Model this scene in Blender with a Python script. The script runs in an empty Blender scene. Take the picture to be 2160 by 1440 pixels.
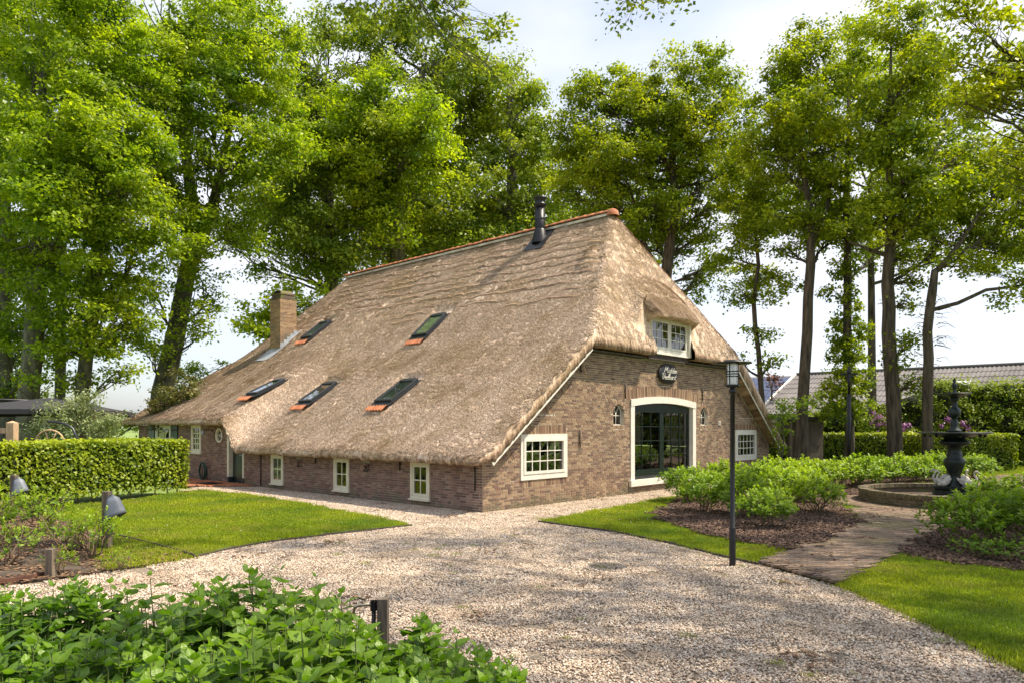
import bpy, math, random
import numpy as np
from mathutils import Vector, Matrix
from mathutils.geometry import tessellate_polygon

S = bpy.context.scene
COL = S.collection
R = math.radians
rng = np.random.default_rng(7)
random.seed(7)

# ------------------------------------------------------------------ camera
F, CH, HY = 1500.0, 2.0, 897.0            # focal length and horizon in units of the 2160 wide photograph, eye height
cam = bpy.data.cameras.new('camera'); cam_o = bpy.data.objects.new('camera', cam); COL.objects.link(cam_o)
cam_o.location = (0, 0, CH); cam_o.rotation_euler = (R(90), 0, 0)
cam.sensor_width = 36; cam.lens = 36 * F / 2160; cam.shift_y = (HY - 720) / 2160
cam.clip_start = 0.05; cam.clip_end = 2000
S.camera = cam_o

# ------------------------------------------------------------------ sky, sun, exposure
SUN_EL, SUN_AZ = 58.0, 2.0               # azimuth counted from +X towards +Y
w = bpy.data.worlds.new('World'); S.world = w; w.use_nodes = True
nt = w.node_tree; nt.nodes.clear()
out = nt.nodes.new('ShaderNodeOutputWorld'); bg = nt.nodes.new('ShaderNodeBackground')
sky = nt.nodes.new('ShaderNodeTexSky'); sky.sky_type = 'NISHITA'; sky.sun_disc = False
sky.sun_elevation = R(SUN_EL); sky.sun_rotation = R(90 - SUN_AZ); sky.dust_density = 2.0; sky.air_density = 1.0
tc = nt.nodes.new('ShaderNodeTexCoord'); mp = nt.nodes.new('ShaderNodeMapping'); mp.inputs['Scale'].default_value = (1, 1, 2.2)
nz = nt.nodes.new('ShaderNodeTexNoise'); nz.inputs['Scale'].default_value = 1.7; nz.inputs['Detail'].default_value = 5; nz.inputs['Roughness'].default_value = .5
rp = nt.nodes.new('ShaderNodeValToRGB'); rp.color_ramp.elements[0].position = .36; rp.color_ramp.elements[1].position = .62
rp.color_ramp.elements[0].color = (.12, .12, .12, 1); rp.color_ramp.elements[1].color = (1, 1, 1, 1)
mx = nt.nodes.new('ShaderNodeMix'); mx.data_type = 'RGBA'
mx.inputs['B'].default_value = (4.5, 4.65, 5.1, 1)
nt.links.new(tc.outputs['Generated'], mp.inputs['Vector']); nt.links.new(mp.outputs[0], nz.inputs['Vector'])
nt.links.new(nz.outputs['Fac'], rp.inputs['Fac']); nt.links.new(rp.outputs['Color'], mx.inputs['Factor'])
nt.links.new(sky.outputs[0], mx.inputs['A']); nt.links.new(mx.outputs['Result'], bg.inputs['Color'])
bg.inputs['Strength'].default_value = 0.11
nt.links.new(bg.outputs[0], out.inputs[0])
sun = bpy.data.lights.new('sun', 'SUN'); sun.energy = 3.6; sun.angle = R(1.0); sun.color = (1, .89, .71)
sun_o = bpy.data.objects.new('sun', sun); COL.objects.link(sun_o)
sd = Vector((math.cos(R(SUN_EL)) * math.cos(R(SUN_AZ)), math.cos(R(SUN_EL)) * math.sin(R(SUN_AZ)), math.sin(R(SUN_EL))))
sun_o.rotation_euler = sd.to_track_quat('Z', 'Y').to_euler()
S.view_settings.view_transform = 'Standard'; S.view_settings.look = 'None'
S.view_settings.exposure = 1.12; S.view_settings.gamma = 1; S.view_settings.use_curve_mapping = False
S.render.engine = 'CYCLES'
cy = S.cycles; cy.max_bounces = 7; cy.diffuse_bounces = 4; cy.glossy_bounces = 3; cy.transmission_bounces = 6; cy.transparent_max_bounces = 8
cy.use_denoising = True; cy.sample_clamp_indirect = 6; cy.caustics_reflective = False; cy.caustics_refractive = False

# ------------------------------------------------------------------ geometry of the place
Yc = F * CH / (1081 - HY); C0 = ((1018 - 1080) / F * Yc, Yc)
TH = math.atan((2450 - 1080) / F); g = (math.sin(TH), math.cos(TH)); s = (-g[1], g[0])
HROT = math.atan2(g[1], g[0]); WID = 16.1; LEN = 20.5
def gp(px, py):                            # ground point seen at a pixel of the photograph
    Y = F * CH / (py - HY); return ((px - 1080) / F * Y, Y)
def at(px, py, Y): return ((px - 1080) / F * Y, Y, CH + (HY - py) * Y / F)
def hw(u, v, z=0): return Vector((C0[0] + u * g[0] + v * s[0], C0[1] + u * g[1] + v * s[1], z))
def inside(P, poly):
    P = np.asarray(P); x, y = P[:, 0], P[:, 1]; r = np.zeros(len(P), bool); n = len(poly)
    for i in range(n):
        x1, y1 = poly[i]; x2, y2 = poly[(i + 1) % n]
        c = ((y1 > y) != (y2 > y)); 
        with np.errstate(divide='ignore', invalid='ignore'):
            xi = (x2 - x1) * (y - y1) / ((y2 - y1) or 1e-9) + x1
        r ^= c & (x < xi)
    return r
def smooth(a, b, x):
    t = np.clip((x - a) / (b - a), 0, 1); return t * t * (3 - 2 * t)

# ------------------------------------------------------------------ object helpers
def tag(o, label=None, cat=None, group=None, kind=None):
    if label: o['label'] = label
    if cat: o['category'] = cat
    if group: o['group'] = group
    if kind: o['kind'] = kind
    return o
def empty(name, loc=(0, 0, 0), rz=0, label=None, cat=None, group=None):
    o = bpy.data.objects.new(name, None); COL.objects.link(o); o.location = loc; o.rotation_euler = (0, 0, rz)
    o.empty_display_size = .2
    return tag(o, label, cat, group)
def link(name, me, parent=None, loc=None, rot=None):
    o = bpy.data.objects.new(name, me); COL.objects.link(o)
    if parent: o.parent = parent
    if loc is not None: o.location = loc
    if rot is not None: o.rotation_euler = rot
    return o
def copy_tree(o, parent=None):
    c = o.copy(); COL.objects.link(c)
    if parent: c.parent = parent
    for ch in list(o.children): copy_tree(ch, c)
    return c
def mesh_np(name, V, Fq, mat, attrs=None, smoothf=False):
    """V (n,3), Fq (m,k) faces all of k corners"""
    me = bpy.data.meshes.new(name); V = np.asarray(V, np.float32); Fq = np.asarray(Fq, np.int32); k = Fq.shape[1]
    me.vertices.add(len(V)); me.vertices.foreach_set('co', V.ravel())
    me.loops.add(Fq.size); me.loops.foreach_set('vertex_index', Fq.ravel())
    me.polygons.add(len(Fq)); me.polygons.foreach_set('loop_start', np.arange(0, Fq.size, k, dtype=np.int32))
    if smoothf: me.polygons.foreach_set('use_smooth', np.ones(len(Fq), bool))
    me.update(calc_edges=True)
    for a, d in (attrs or {}).items():
        at_ = me.attributes.new(a, 'FLOAT', 'POINT'); at_.data.foreach_set('value', np.asarray(d, np.float32))
    if mat: me.materials.append(mat)
    return me
class MB:
    def __init__(s): s.v = []; s.f = []; s.t = []; s.sm = []
    def add(s, vs, fs, tone=None, sm=False):
        o = len(s.v); s.v += [tuple(p) for p in vs]; s.f += [tuple(i + o for i in f) for f in fs]
        s.t += [random.random() if tone is None else tone] * len(vs); s.sm += [sm] * len(fs); return s
    def box(s, c, d, rot=None, tone=None, bev=0):
        x, y, z = d[0] / 2, d[1] / 2, d[2] / 2
        P = [Vector(p) for p in ((-x, -y, -z), (x, -y, -z), (x, y, -z), (-x, y, -z), (-x, -y, z), (x, -y, z), (x, y, z), (-x, y, z))]
        if rot is not None: P = [rot @ p for p in P]
        c = Vector(c)
        return s.add([p + c for p in P], [(0, 3, 2, 1), (4, 5, 6, 7), (0, 1, 5, 4), (1, 2, 6, 5), (2, 3, 7, 6), (3, 0, 4, 7)], tone)
    def bx(s, x0, x1, y0, y1, z0, z1, tone=None): return s.box(((x0 + x1) / 2, (y0 + y1) / 2, (z0 + z1) / 2), (x1 - x0, y1 - y0, z1 - z0), None, tone)
    def tube(s, pts, rad, n=8, tone=None, cap=True, sm=True):
        pts = [Vector(p) for p in pts]; rad = [rad] * len(pts) if not hasattr(rad, '__len__') else rad
        vs = []; up = None
        for i, p in enumerate(pts):
            d = (pts[min(i + 1, len(pts) - 1)] - pts[max(i - 1, 0)]).normalized()
            if up is None: up = Vector((0, 0, 1)) if abs(d.z) < .9 else Vector((1, 0, 0))
            a = d.cross(up).normalized(); b = a.cross(d).normalized(); up = b
            for k in range(n):
                t = 2 * math.pi * k / n; vs.append(p + (a * math.cos(t) + b * math.sin(t)) * rad[i])
        fs = [(i * n + k, i * n + (k + 1) % n, (i + 1) * n + (k + 1) % n, (i + 1) * n + k) for i in range(len(pts) - 1) for k in range(n)]
        s.add(vs, fs, tone, sm)
        if cap:
            o = len(s.v) - len(vs); s.f += [tuple(o + k for k in range(n))[::-1], tuple(o + (len(pts) - 1) * n + k for k in range(n))]; s.sm += [False, False]
        return s
    def lathe(s, prof, n=24, c=(0, 0, 0), tone=None, ax=None, sm=True):
        vs = [Vector((r * math.cos(2 * math.pi * k / n), r * math.sin(2 * math.pi * k / n), z)) for r, z in prof for k in range(n)]
        if ax is not None: vs = [ax @ v for v in vs]
        vs = [v + Vector(c) for v in vs]
        m = len(prof)
        fs = [(i * n + k, i * n + (k + 1) % n, (i + 1) * n + (k + 1) % n, (i + 1) * n + k) for i in range(m - 1) for k in range(n)]
        s.add(vs, fs, tone, sm)
        return s
    def prism(s, poly, y0, y1, tone=None):       # polygon in x,z extruded along y
        n = len(poly); vs = [(x, y0, z) for x, z in poly] + [(x, y1, z) for x, z in poly]
        tr = tessellate_polygon([[Vector((x, z, 0)) for x, z in poly]])
        fs = [tuple(t) for t in tr] + [tuple(i + n for i in t)[::-1] for t in tr] + [(i, i + n, (i + 1) % n + n, (i + 1) % n) for i in range(n)]
        return s.add(vs, fs, tone)
    def mesh(s, name, mat):
        me = bpy.data.meshes.new(name); me.from_pydata(s.v, [], s.f)
        a = me.attributes.new('tone', 'FLOAT', 'POINT'); a.data.foreach_set('value', s.t)
        me.polygons.foreach_set('use_smooth', s.sm)
        if mat: me.materials.append(mat)
        me.update(); return me
    def obj(s, name, mat, parent=None, **k):
        o = link(name, s.mesh(name, mat), parent); 
        if k: tag(o, **k)
        return o
def bevel(o, wdt=.006, seg=2):
    m = o.modifiers.new('edge', 'BEVEL'); m.width = wdt; m.segments = seg; m.limit_method = 'ANGLE'; m.angle_limit = R(40)
    return o
def sheet(name, poly, z, mat, sub=None, label=None, thick=0, kind='structure'):
    tr = tessellate_polygon([[Vector((x, y, 0)) for x, y in poly]])
    n = len(poly); vs = [(x, y, z) for x, y in poly] + ([(x, y, z - thick) for x, y in poly] if thick else [])
    fs = [tuple(t) for t in tr] + ([(i, i + n, (i + 1) % n + n, (i + 1) % n) for i in range(n)] if thick else [])
    fs2 = []
    for f in fs[:len(tr)]:
        a, b, c = (Vector(vs[i]) for i in f)
        fs2.append(f if (b - a).cross(c - a).z > 0 else f[::-1])
    me = bpy.data.meshes.new(name); me.from_pydata(vs, [], fs2 + fs[len(tr):]); me.materials.append(mat); me.update()
    o = link(name, me); return tag(o, label, None, None, kind)
def scatter(name, P, rot, scl, protos, parent=None, **k):
    """one object: copies of small meshes on points (for what nobody could count)"""
    me = bpy.data.meshes.new(name); P = np.asarray(P, np.float32); n = len(P)
    me.vertices.add(n); me.vertices.foreach_set('co', P.ravel())
    a = me.attributes.new('rot', 'FLOAT_VECTOR', 'POINT'); a.data.foreach_set('vector', np.asarray(rot, np.float32).ravel())
    a = me.attributes.new('scl', 'FLOAT', 'POINT'); a.data.foreach_set('value', np.asarray(scl, np.float32))
    a = me.attributes.new('idx', 'INT', 'POINT'); a.data.foreach_set('value', rng.integers(0, len(protos), n).astype(np.int32))
    o = link(name, me, parent)
    pc = bpy.data.collections.new(name + '_kinds')
    for i, m in enumerate(protos):
        pc.objects.link(bpy.data.objects.new('%s_kind_%02d' % (name, i), m))
    ng = bpy.data.node_groups.new(name + '_scatter', 'GeometryNodeTree')
    ng.interface.new_socket('Geometry', in_out='INPUT', socket_type='NodeSocketGeometry')
    ng.interface.new_socket('Geometry', in_out='OUTPUT', socket_type='NodeSocketGeometry')
    N = ng.nodes; L = ng.links
    gi = N.new('NodeGroupInput'); go = N.new('NodeGroupOutput'); ip = N.new('GeometryNodeInstanceOnPoints')
    ci = N.new('GeometryNodeCollectionInfo'); ci.inputs['Collection'].default_value = pc
    ci.inputs['Separate Children'].default_value = True; ci.inputs['Reset Children'].default_value = True
    ip.inputs['Pick Instance'].default_value = True
    def na(nm, ty):
        q = N.new('GeometryNodeInputNamedAttribute'); q.data_type = ty; q.inputs['Name'].default_value = nm
        return [x for x in q.outputs if x.enabled and x.name == 'Attribute'][0]
    L.new(gi.outputs[0], ip.inputs['Points']); L.new(ci.outputs[0], ip.inputs['Instance'])
    e = N.new('FunctionNodeEulerToRotation'); L.new(na('rot', 'FLOAT_VECTOR'), e.inputs[0]); L.new(e.outputs[0], ip.inputs['Rotation'])
    L.new(na('scl', 'FLOAT'), ip.inputs['Scale']); L.new(na('idx', 'INT'), ip.inputs['Instance Index'])
    L.new(ip.outputs[0], go.inputs[0])
    m = o.modifiers.new('scatter', 'NODES'); m.node_group = ng
    k.setdefault('kind', 'stuff')
    return tag(o, **k)

# ------------------------------------------------------------------ materials
def newmat(name):
    m = bpy.data.materials.new(name); m.use_nodes = True; nt = m.node_tree
    b = nt.nodes['Principled BSDF']; return m, nt, b
def node(nt, ty, **k):
    n = nt.nodes.new(ty)
    for a, v in k.items():
        if a.startswith('_'): n.inputs[a[1:].replace('_', ' ')].default_value = v
        else: setattr(n, a, v)
    return n
def ramp(nt, fac, stops):
    r = nt.nodes.new('ShaderNodeValToRGB'); e = r.color_ramp.elements
    while len(e) < len(stops): e.new(.5)
    for i, (p, c) in enumerate(stops): e[i].position = p; e[i].color = (c[0], c[1], c[2], 1)
    nt.links.new(fac, r.inputs[0]); return r.outputs[0]
def noise(nt, scale, detail=4, coord='Object', rough=.55, stretch=None):
    v = node(nt, 'ShaderNodeNewGeometry').outputs['Position'] if coord == 'World' else node(nt, 'ShaderNodeTexCoord').outputs[coord]
    if stretch:
        mpn = node(nt, 'ShaderNodeMapping'); mpn.inputs['Scale'].default_value = stretch; nt.links.new(v, mpn.inputs[0]); v = mpn.outputs[0]
    n = node(nt, 'ShaderNodeTexNoise', _Scale=scale, _Detail=detail, _Roughness=rough); nt.links.new(v, n.inputs['Vector'])
    return n.outputs['Fac']
def mixc(nt, fac, a, b, mode='MIX'):
    m = node(nt, 'ShaderNodeMix', data_type='RGBA', blend_type=mode)
    for sk, x in (('Factor', fac), ('A', a), ('B', b)):
        if hasattr(x, 'links'): nt.links.new(x, m.inputs[sk])
        elif sk == 'Factor': m.inputs[sk].default_value = x
        else: m.inputs[sk].default_value = (*x, 1)
    return m.outputs['Result']
def bump(nt, b, h, st=.3, d=.02):
    q = node(nt, 'ShaderNodeBump', _Strength=st, _Distance=d); nt.links.new(h, q.inputs['Height']); nt.links.new(q.outputs[0], b.inputs['Normal'])
def attr(nt, n='tone'):
    a = node(nt, 'ShaderNodeAttribute', attribute_name=n); return a.outputs['Fac']
def plain(name, col, rough=.6, metal=0, var=.12, sc=6, bmp=.15, stretch=None):
    m, nt, b = newmat(name)
    f = noise(nt, sc, 5, stretch=stretch); c = tuple(max(0, x * (1 - var * 2)) for x in col); d = tuple(min(1, x * (1 + var)) for x in col)
    nt.links.new(ramp(nt, f, [(.3, c), (.7, d)]), b.inputs['Base Color'])
    b.inputs['Roughness'].default_value = rough; b.inputs['Metallic'].default_value = metal
    if bmp: bump(nt, b, noise(nt, sc * 9, 3, stretch=stretch), bmp, .004)
    return m
def tonemat(name, stops, rough=.85, dirt=None, dsc=1.2, gr=40, bmp=.5, bd=.004, dlo=.5, dhi=.7, dco='Object', damp=None):
    """colour per piece from the 'tone' attribute, grain, and a patchy stain"""
    m, nt, b = newmat(name)
    c = ramp(nt, attr(nt), stops)
    gn = noise(nt, gr, 5); c = mixc(nt, .55, c, ramp(nt, gn, [(.25, (.45, .45, .45)), (.75, (1.2, 1.2, 1.2))]), 'MULTIPLY')
    if dirt:
        dn = noise(nt, dsc, 6, rough=.65, coord=dco); mk = ramp(nt, dn, [(dlo, (0, 0, 0)), (dhi, (1, 1, 1))]); c = mixc(nt, mk, c, dirt)
    if damp:
        sp = node(nt, 'ShaderNodeSeparateXYZ'); nt.links.new(node(nt, 'ShaderNodeNewGeometry').outputs['Position'], sp.inputs[0])
        ad = node(nt, 'ShaderNodeMath', operation='MULTIPLY_ADD'); nt.links.new(noise(nt, 1.6, 5, coord='World', rough=.7), ad.inputs[0]); ad.inputs[1].default_value = 1.5; nt.links.new(sp.outputs['Z'], ad.inputs[2])
        c = mixc(nt, ramp(nt, ad.outputs[0], [(.72, (.8, .8, .8)), (1.15, (0, 0, 0))]), c, damp)
    nt.links.new(c, b.inputs['Base Color']); b.inputs['Roughness'].default_value = rough
    bump(nt, b, gn, bmp, bd); return m
def leafmat(name, dark, light, trans, tw=.42, gloss=.35, rough=.45, big=False, patch=None):
    m, nt, b = newmat(name)
    c = ramp(nt, attr(nt), [(0, dark), (1, light)])
    cn = noise(nt, .35, 3, coord='World'); c = mixc(nt, 1, c, ramp(nt, cn, [(.3, (.70, .80, .7)), (.7, (1.3, 1.15, .9))]), 'MULTIPLY')
    if patch:
        c = mixc(nt, ramp(nt, noise(nt, 1.3, 6, coord='World', rough=.7), [(.50, (0, 0, 0)), (.72, (.75, .75, .75))]), c, patch)
        c = mixc(nt, ramp(nt, noise(nt, .5, 5, coord='World', rough=.6), [(.35, (.55, .55, .55)), (.5, (0, 0, 0))]), c, (.07, .17, .02))
    if big:
        uv = node(nt, 'ShaderNodeAttribute', attribute_name='vein').outputs['Fac']
        c = mixc(nt, ramp(nt, uv, [(.0, (.55, .55, .55)), (.12, (0, 0, 0))]), c, light)
        bump(nt, b, uv, .6, .01)
    nt.links.new(c, b.inputs['Base Color']); b.inputs['Roughness'].default_value = rough; b.inputs['Specular IOR Level'].default_value = gloss
    tr = node(nt, 'ShaderNodeBsdfTranslucent'); nt.links.new(mixc(nt, 1, c, trans, 'MULTIPLY'), tr.inputs[0])
    mxs = node(nt, 'ShaderNodeMixShader'); mxs.inputs[0].default_value = tw
    nt.links.new(b.outputs[0], mxs.inputs[1]); nt.links.new(tr.outputs[0], mxs.inputs[2])
    nt.links.new(mxs.outputs[0], nt.nodes['Material Output'].inputs[0]); return m

M = {}
M['brick_gable'] = tonemat('brick_gable', [(0, (.16, .095, .07)), (.3, (.26, .16, .10)), (.6, (.36, .235, .145)), (.85, (.44, .31, .19)), (1, (.24, .125, .085))], dirt=(.14, .10, .065), dsc=.55, dlo=.56, dhi=.8, dco='World', damp=(.13, .115, .06))
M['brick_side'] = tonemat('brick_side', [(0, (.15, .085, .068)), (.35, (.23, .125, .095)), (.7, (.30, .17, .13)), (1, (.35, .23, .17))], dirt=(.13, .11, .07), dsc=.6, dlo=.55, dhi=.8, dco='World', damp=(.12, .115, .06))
M['brick_yellow'] = tonemat('brick_yellow', [(0, (.27, .155, .085)), (.5, (.40, .25, .13)), (1, (.50, .34, .19))], dirt=(.12, .10, .07), dsc=1.5)
M['brick_old'] = tonemat('brick_old', [(0, (.07, .05, .04)), (.5, (.15, .105, .075)), (1, (.22, .16, .12))], dirt=(.13, .13, .035), dsc=2.2, dlo=.45, dhi=.6)
M['clinker'] = tonemat('clinker', [(0, (.12, .08, .055)), (.4, (.21, .14, .095)), (.8, (.29, .20, .14)), (1, (.17, .13, .11))], dirt=(.22, .19, .07), dsc=.9, dlo=.5, dhi=.72)
M['terracotta'] = tonemat('terracotta', [(0, (.42, .13, .055)), (1, (.60, .22, .10))], dirt=(.30, .2, .12), dsc=2)
M['mortar'] = plain('mortar', (.58, .52, .43), .95, var=.25, sc=3)
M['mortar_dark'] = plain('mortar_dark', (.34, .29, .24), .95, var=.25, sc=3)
M['white'] = plain('white_paint', (.78, .74, .66), .4, var=.05, bmp=.03)
M['cream'] = plain('cream_paint', (.72, .67, .52), .4, var=.06, bmp=.03)
M['darkgreen'] = plain('dark_green_paint', (.012, .022, .018), .25, var=.1, bmp=.02)
M['shutter'] = plain('shutter_paint', (.03, .07, .04), .35, var=.1, bmp=.02)
M['black'] = plain('black_metal', (.018, .018, .02), .42, metal=.3, var=.2, sc=12, bmp=.08)
M['iron'] = plain('fountain_iron', (.012, .022, .02), .42, metal=.25, var=.35, sc=7, bmp=.3)
M['anthracite'] = plain('anthracite_metal', (.045, .05, .058), .35, metal=.4, var=.12)
M['lead'] = plain('lead_flashing', (.42, .44, .47), .45, metal=.3, var=.15, sc=4)
M['greywood'] = plain('weathered_wood', (.17, .135, .10), .9, var=.3, sc=5, bmp=.8, stretch=(6, 6, .6))
M['palewood'] = plain('pale_wood', (.50, .34, .21), .8, var=.2, sc=5, bmp=.4, stretch=(6, 6, .6))
M['darkwood'] = plain('dark_wood', (.075, .055, .045), .85, var=.3, sc=5, bmp=.6, stretch=(6, 6, .6))
M['rust'] = plain('rusty_edging', (.16, .07, .045), .9, var=.3, sc=8, bmp=.4)
M['zinc'] = plain('grey_plastic', (.16, .18, .215), .5, var=.06, bmp=.03)
M['stone_white'] = plain('painted_stone', (.62, .58, .52), .7, var=.18, sc=14, bmp=.6)
M['canvas'] = plain('parasol_canvas', (.028, .028, .033), .85, var=.15, bmp=.1)
M['soil'] = plain('soil', (.085, .06, .042), 1, var=.4, sc=5, bmp=1)
M['grassbase'] = plain('lawn_soil', (.085, .12, .022), 1, var=.35, sc=2, bmp=.8)
M['field'] = plain('field_grass', (.19, .27, .06), 1, var=.2, sc=.3, bmp=.3)
M['gravelbase'] = plain('gravel_sand', (.26, .21, .16), 1, var=.35, sc=30, bmp=1)
M['sand'] = plain('joint_sand', (.11, .09, .06), 1, var=.4, sc=8, bmp=.8)
M['cabinet'] = plain('interior_plaster', (.35, .33, .30), .9, bmp=0)
M['interior'] = plain('interior_floor', (.12, .09, .07), .7, bmp=0)
M['sofa'] = plain('sofa_fabric', (.55, .52, .48), .9)
M['brass'] = plain('tap_metal', (.48, .42, .32), .35, metal=.9, var=.2)
M['hose'] = plain('hose_green', (.015, .06, .04), .5, bmp=0)
M['corr'] = plain('fibre_cement', (.17, .155, .15), .9, var=.16, sc=.5, bmp=.3)
M['skyl'] = plain('roof_light_sheet', (.72, .74, .74), .6, bmp=0)
M['solar'] = plain('solar_cells', (.03, .04, .09), .2, var=.1, bmp=0)
M['purple'] = leafmat('purple_petals', (.22, .07, .30), (.42, .18, .52), (1, .8, 1), .3)
M['stones'] = tonemat('gravel_stones', [(0, (.18, .12, .09)), (.15, (.38, .28, .20)), (.4, (.62, .47, .34)), (.7, (.74, .60, .47)), (.88, (.85, .77, .66)), (1, (.20, .17, .15))], rough=.75, gr=120, bmp=.3, bd=.002, dirt=(.34, .25, .17), dsc=.9, dlo=.48, dhi=.78, dco='World')
M['barkchips'] = tonemat('bark_chips', [(0, (.045, .026, .018)), (.5, (.105, .060, .042)), (.9, (.19, .115, .08)), (1, (.30, .2, .14))], rough=.95, gr=60)
M['litter'] = tonemat('leaf_litter', [(0, (.09, .05, .03)), (.5, (.2, .11, .06)), (1, (.36, .22, .13))], rough=.9)
M['bark'] = plain('tree_bark', (.095, .075, .05), 1, var=.4, sc=3, bmp=1, stretch=(3, 3, .5))
M['bark_grey'] = plain('beech_bark', (.12, .115, .08), 1, var=.35, sc=3, bmp=.8, stretch=(2, 2, .6))
M['stem'] = plain('shrub_stem', (.20, .135, .085), .9, var=.25)
M['greenstem'] = plain('green_stem', (.13, .17, .05), .8, var=.2)
M['lf_lime'] = leafmat('lime_leaves', (.085, .165, .008), (.38, .47, .022), (1.7, 1.75, .8), .48)
M['lf_beech'] = leafmat('beech_leaves', (.08, .145, .010), (.33, .40, .03), (1.6, 1.6, .9))
M['lf_oak'] = leafmat('oak_leaves', (.09, .155, .006), (.38, .46, .018), (1.8, 1.7, .7))
M['lf_gold'] = leafmat('young_oak_leaves', (.14, .20, .008), (.46, .52, .018), (1.6, 1.6, .6))
M['lf_young'] = leafmat('young_beech_leaves', (.10, .17, .010), (.44, .53, .02), (1.6, 1.7, .6), .48)
M['lf_hedge'] = leafmat('hedge_leaves', (.06, .13, .008), (.40, .47, .025), (1.6, 1.6, .6), .35)
M['lf_laurel'] = leafmat('laurel_leaves', (.06, .115, .010), (.28, .36, .025), (1.5, 1.5, .8), .3, .25, .55)
M['lf_shrub'] = leafmat('shrub_leaves', (.07, .16, .010), (.36, .50, .035), (1.6, 1.6, .7), .4)
M['lf_bed'] = leafmat('hydrangea_leaves', (.055, .13, .010), (.19, .32, .024), (1.5, 1.7, .8), .36, .45, .42, big=True)
M['lf_silver'] = leafmat('silver_leaves', (.12, .19, .06), (.40, .46, .28), (1.2, 1.2, .8), .3)
M['lf_brown'] = leafmat('olive_leaves', (.07, .09, .02), (.22, .21, .07), (1.4, 1.3, .8), .3)
M['grass'] = leafmat('grass_blades', (.13, .20, .012), (.42, .48, .03), (1.5, 1.6, .6), .35, .25, .5, patch=(.30, .26, .07))
M['hedgecore'] = plain('hedge_twigs', (.018, .026, .008), 1, var=.4, sc=9)

def glassmat(name, tint=(.5, .52, .5), ior=1.5, extra=.04, rgh=.01, refl=(1, 1, 1)):
    m, nt, b = newmat(name); nt.nodes.remove(b)
    fr = node(nt, 'ShaderNodeFresnel', _IOR=ior); ad = node(nt, 'ShaderNodeMath', operation='ADD'); ad.inputs[1].default_value = extra
    tr = node(nt, 'ShaderNodeBsdfTransparent'); tr.inputs[0].default_value = (*tint, 1)
    gl = node(nt, 'ShaderNodeBsdfGlossy', _Roughness=rgh); gl.inputs['Color'].default_value = (*refl, 1); mxs = node(nt, 'ShaderNodeMixShader')
    nt.links.new(fr.outputs[0], ad.inputs[0]); nt.links.new(ad.outputs[0], mxs.inputs[0]); nt.links.new(tr.outputs[0], mxs.inputs[1]); nt.links.new(gl.outputs[0], mxs.inputs[2])
    nt.links.new(mxs.outputs[0], nt.nodes['Material Output'].inputs[0]); return m
M['glass'] = glassmat('window_glass', (.55, .58, .55), 1.6, .07)
M['glass_sky'] = glassmat('roof_window_glass', (.85, .95, .90), 1.6, .22)
M['glass_clear'] = glassmat('lantern_glass', (.9, .9, .88), 1.45, .30, .25)

def thatch_material(name, base):
    m, nt, b = newmat(name)
    t = ramp(nt, attr(nt), base)
    big = noise(nt, .55, 5, rough=.62, coord='World')
    c = mixc(nt, ramp(nt, big, [(.46, (0, 0, 0)), (.70, (.7, .7, .7))]), t, (.42, .29, .15))
    st = noise(nt, 2.2, 6, rough=.75, coord='World'); c = mixc(nt, ramp(nt, st, [(.50, (0, 0, 0)), (.72, (.5, .5, .5))]), c, (.38, .27, .16))
    fn = noise(nt, 28, 4, rough=.7, stretch=(.7, 1.6, .7)); c = mixc(nt, .8, c, ramp(nt, fn, [(.30, (.48, .44, .40)), (.5, (.95, .95, .95)), (.72, (1.3, 1.28, 1.25))]), 'MULTIPLY')
    nt.links.new(c, b.inputs['Base Color']); b.inputs['Roughness'].default_value = .8; b.inputs['Specular IOR Level'].default_value = .3
    bump(nt, b, fn, 1, .03); return m
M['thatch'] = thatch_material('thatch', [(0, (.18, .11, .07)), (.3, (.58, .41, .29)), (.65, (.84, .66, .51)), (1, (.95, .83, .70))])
# ================================================================== GROUND
def P(*px): return [gp(*p) for p in px]
base = [(-500, -60), (500, -60), (500, 900), (-500, 900)]
sheet('ground', base, -.03, M['field'])
grav = [(-12, 2.5)] + P((-400, 1245), (-100, 1240), (130, 1222), (300, 1195), (405, 1170), (420, 1030), (300, 1010)) + [(-6, 26)] + [tuple(hw(1, 3)[:2]), tuple(hw(15, 3)[:2]), tuple(hw(16.1, -1.0)[:2])] + P((1640, 1003), (1760, 1100)) + [(12, 9), (9, 2.5)]
GRAVEL = grav
sheet('gravel_drive', grav, 0, M['gravelbase'])
LAWN_L = P((60, 1076), (250, 1060), (425, 1037), (520, 1046), (600, 1058), (750, 1086), (865, 1108), (780, 1117), (700, 1126), (560, 1143), (480, 1158), (405, 1175), (330, 1160), (230, 1130))
LAWN_R = P((1138, 1100), (1220, 1087), (1320, 1068), (1440, 1048), (1560, 1022), (1640, 1003), (1650, 985), (2700, 975), (3400, 1300), (2800, 1560), (2330, 1500), (2200, 1440), (2050, 1362), (1900, 1290), (1800, 1250), (1770, 1238), (1600, 1190), (1545, 1178), (1420, 1147), (1300, 1122))
sheet('lawn_left', LAWN_L, .03, M['grassbase'], thick=.05); sheet('lawn_right', LAWN_R, .03, M['grassbase'], thick=.05)
BED_A = P((1385, 1082), (1400, 1103), (1480, 1128), (1560, 1145), (1655, 1163), (1720, 1145), (1815, 1106), (1775, 1078), (1745, 1052), (1640, 1035), (1500, 1045), (1430, 1058))
BED_B = P((1745, 1046), (1800, 1049), (1850, 1036), (1930, 1024), (2000, 1018), (2080, 1015), (2080, 1008), (1900, 1010), (1700, 1020), (1640, 1028))
BED_R = P((1895, 1172), (1940, 1150), (1990, 1125), (2080, 1100), (2300, 1085), (2500, 1200), (2160, 1209), (1990, 1192))
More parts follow.
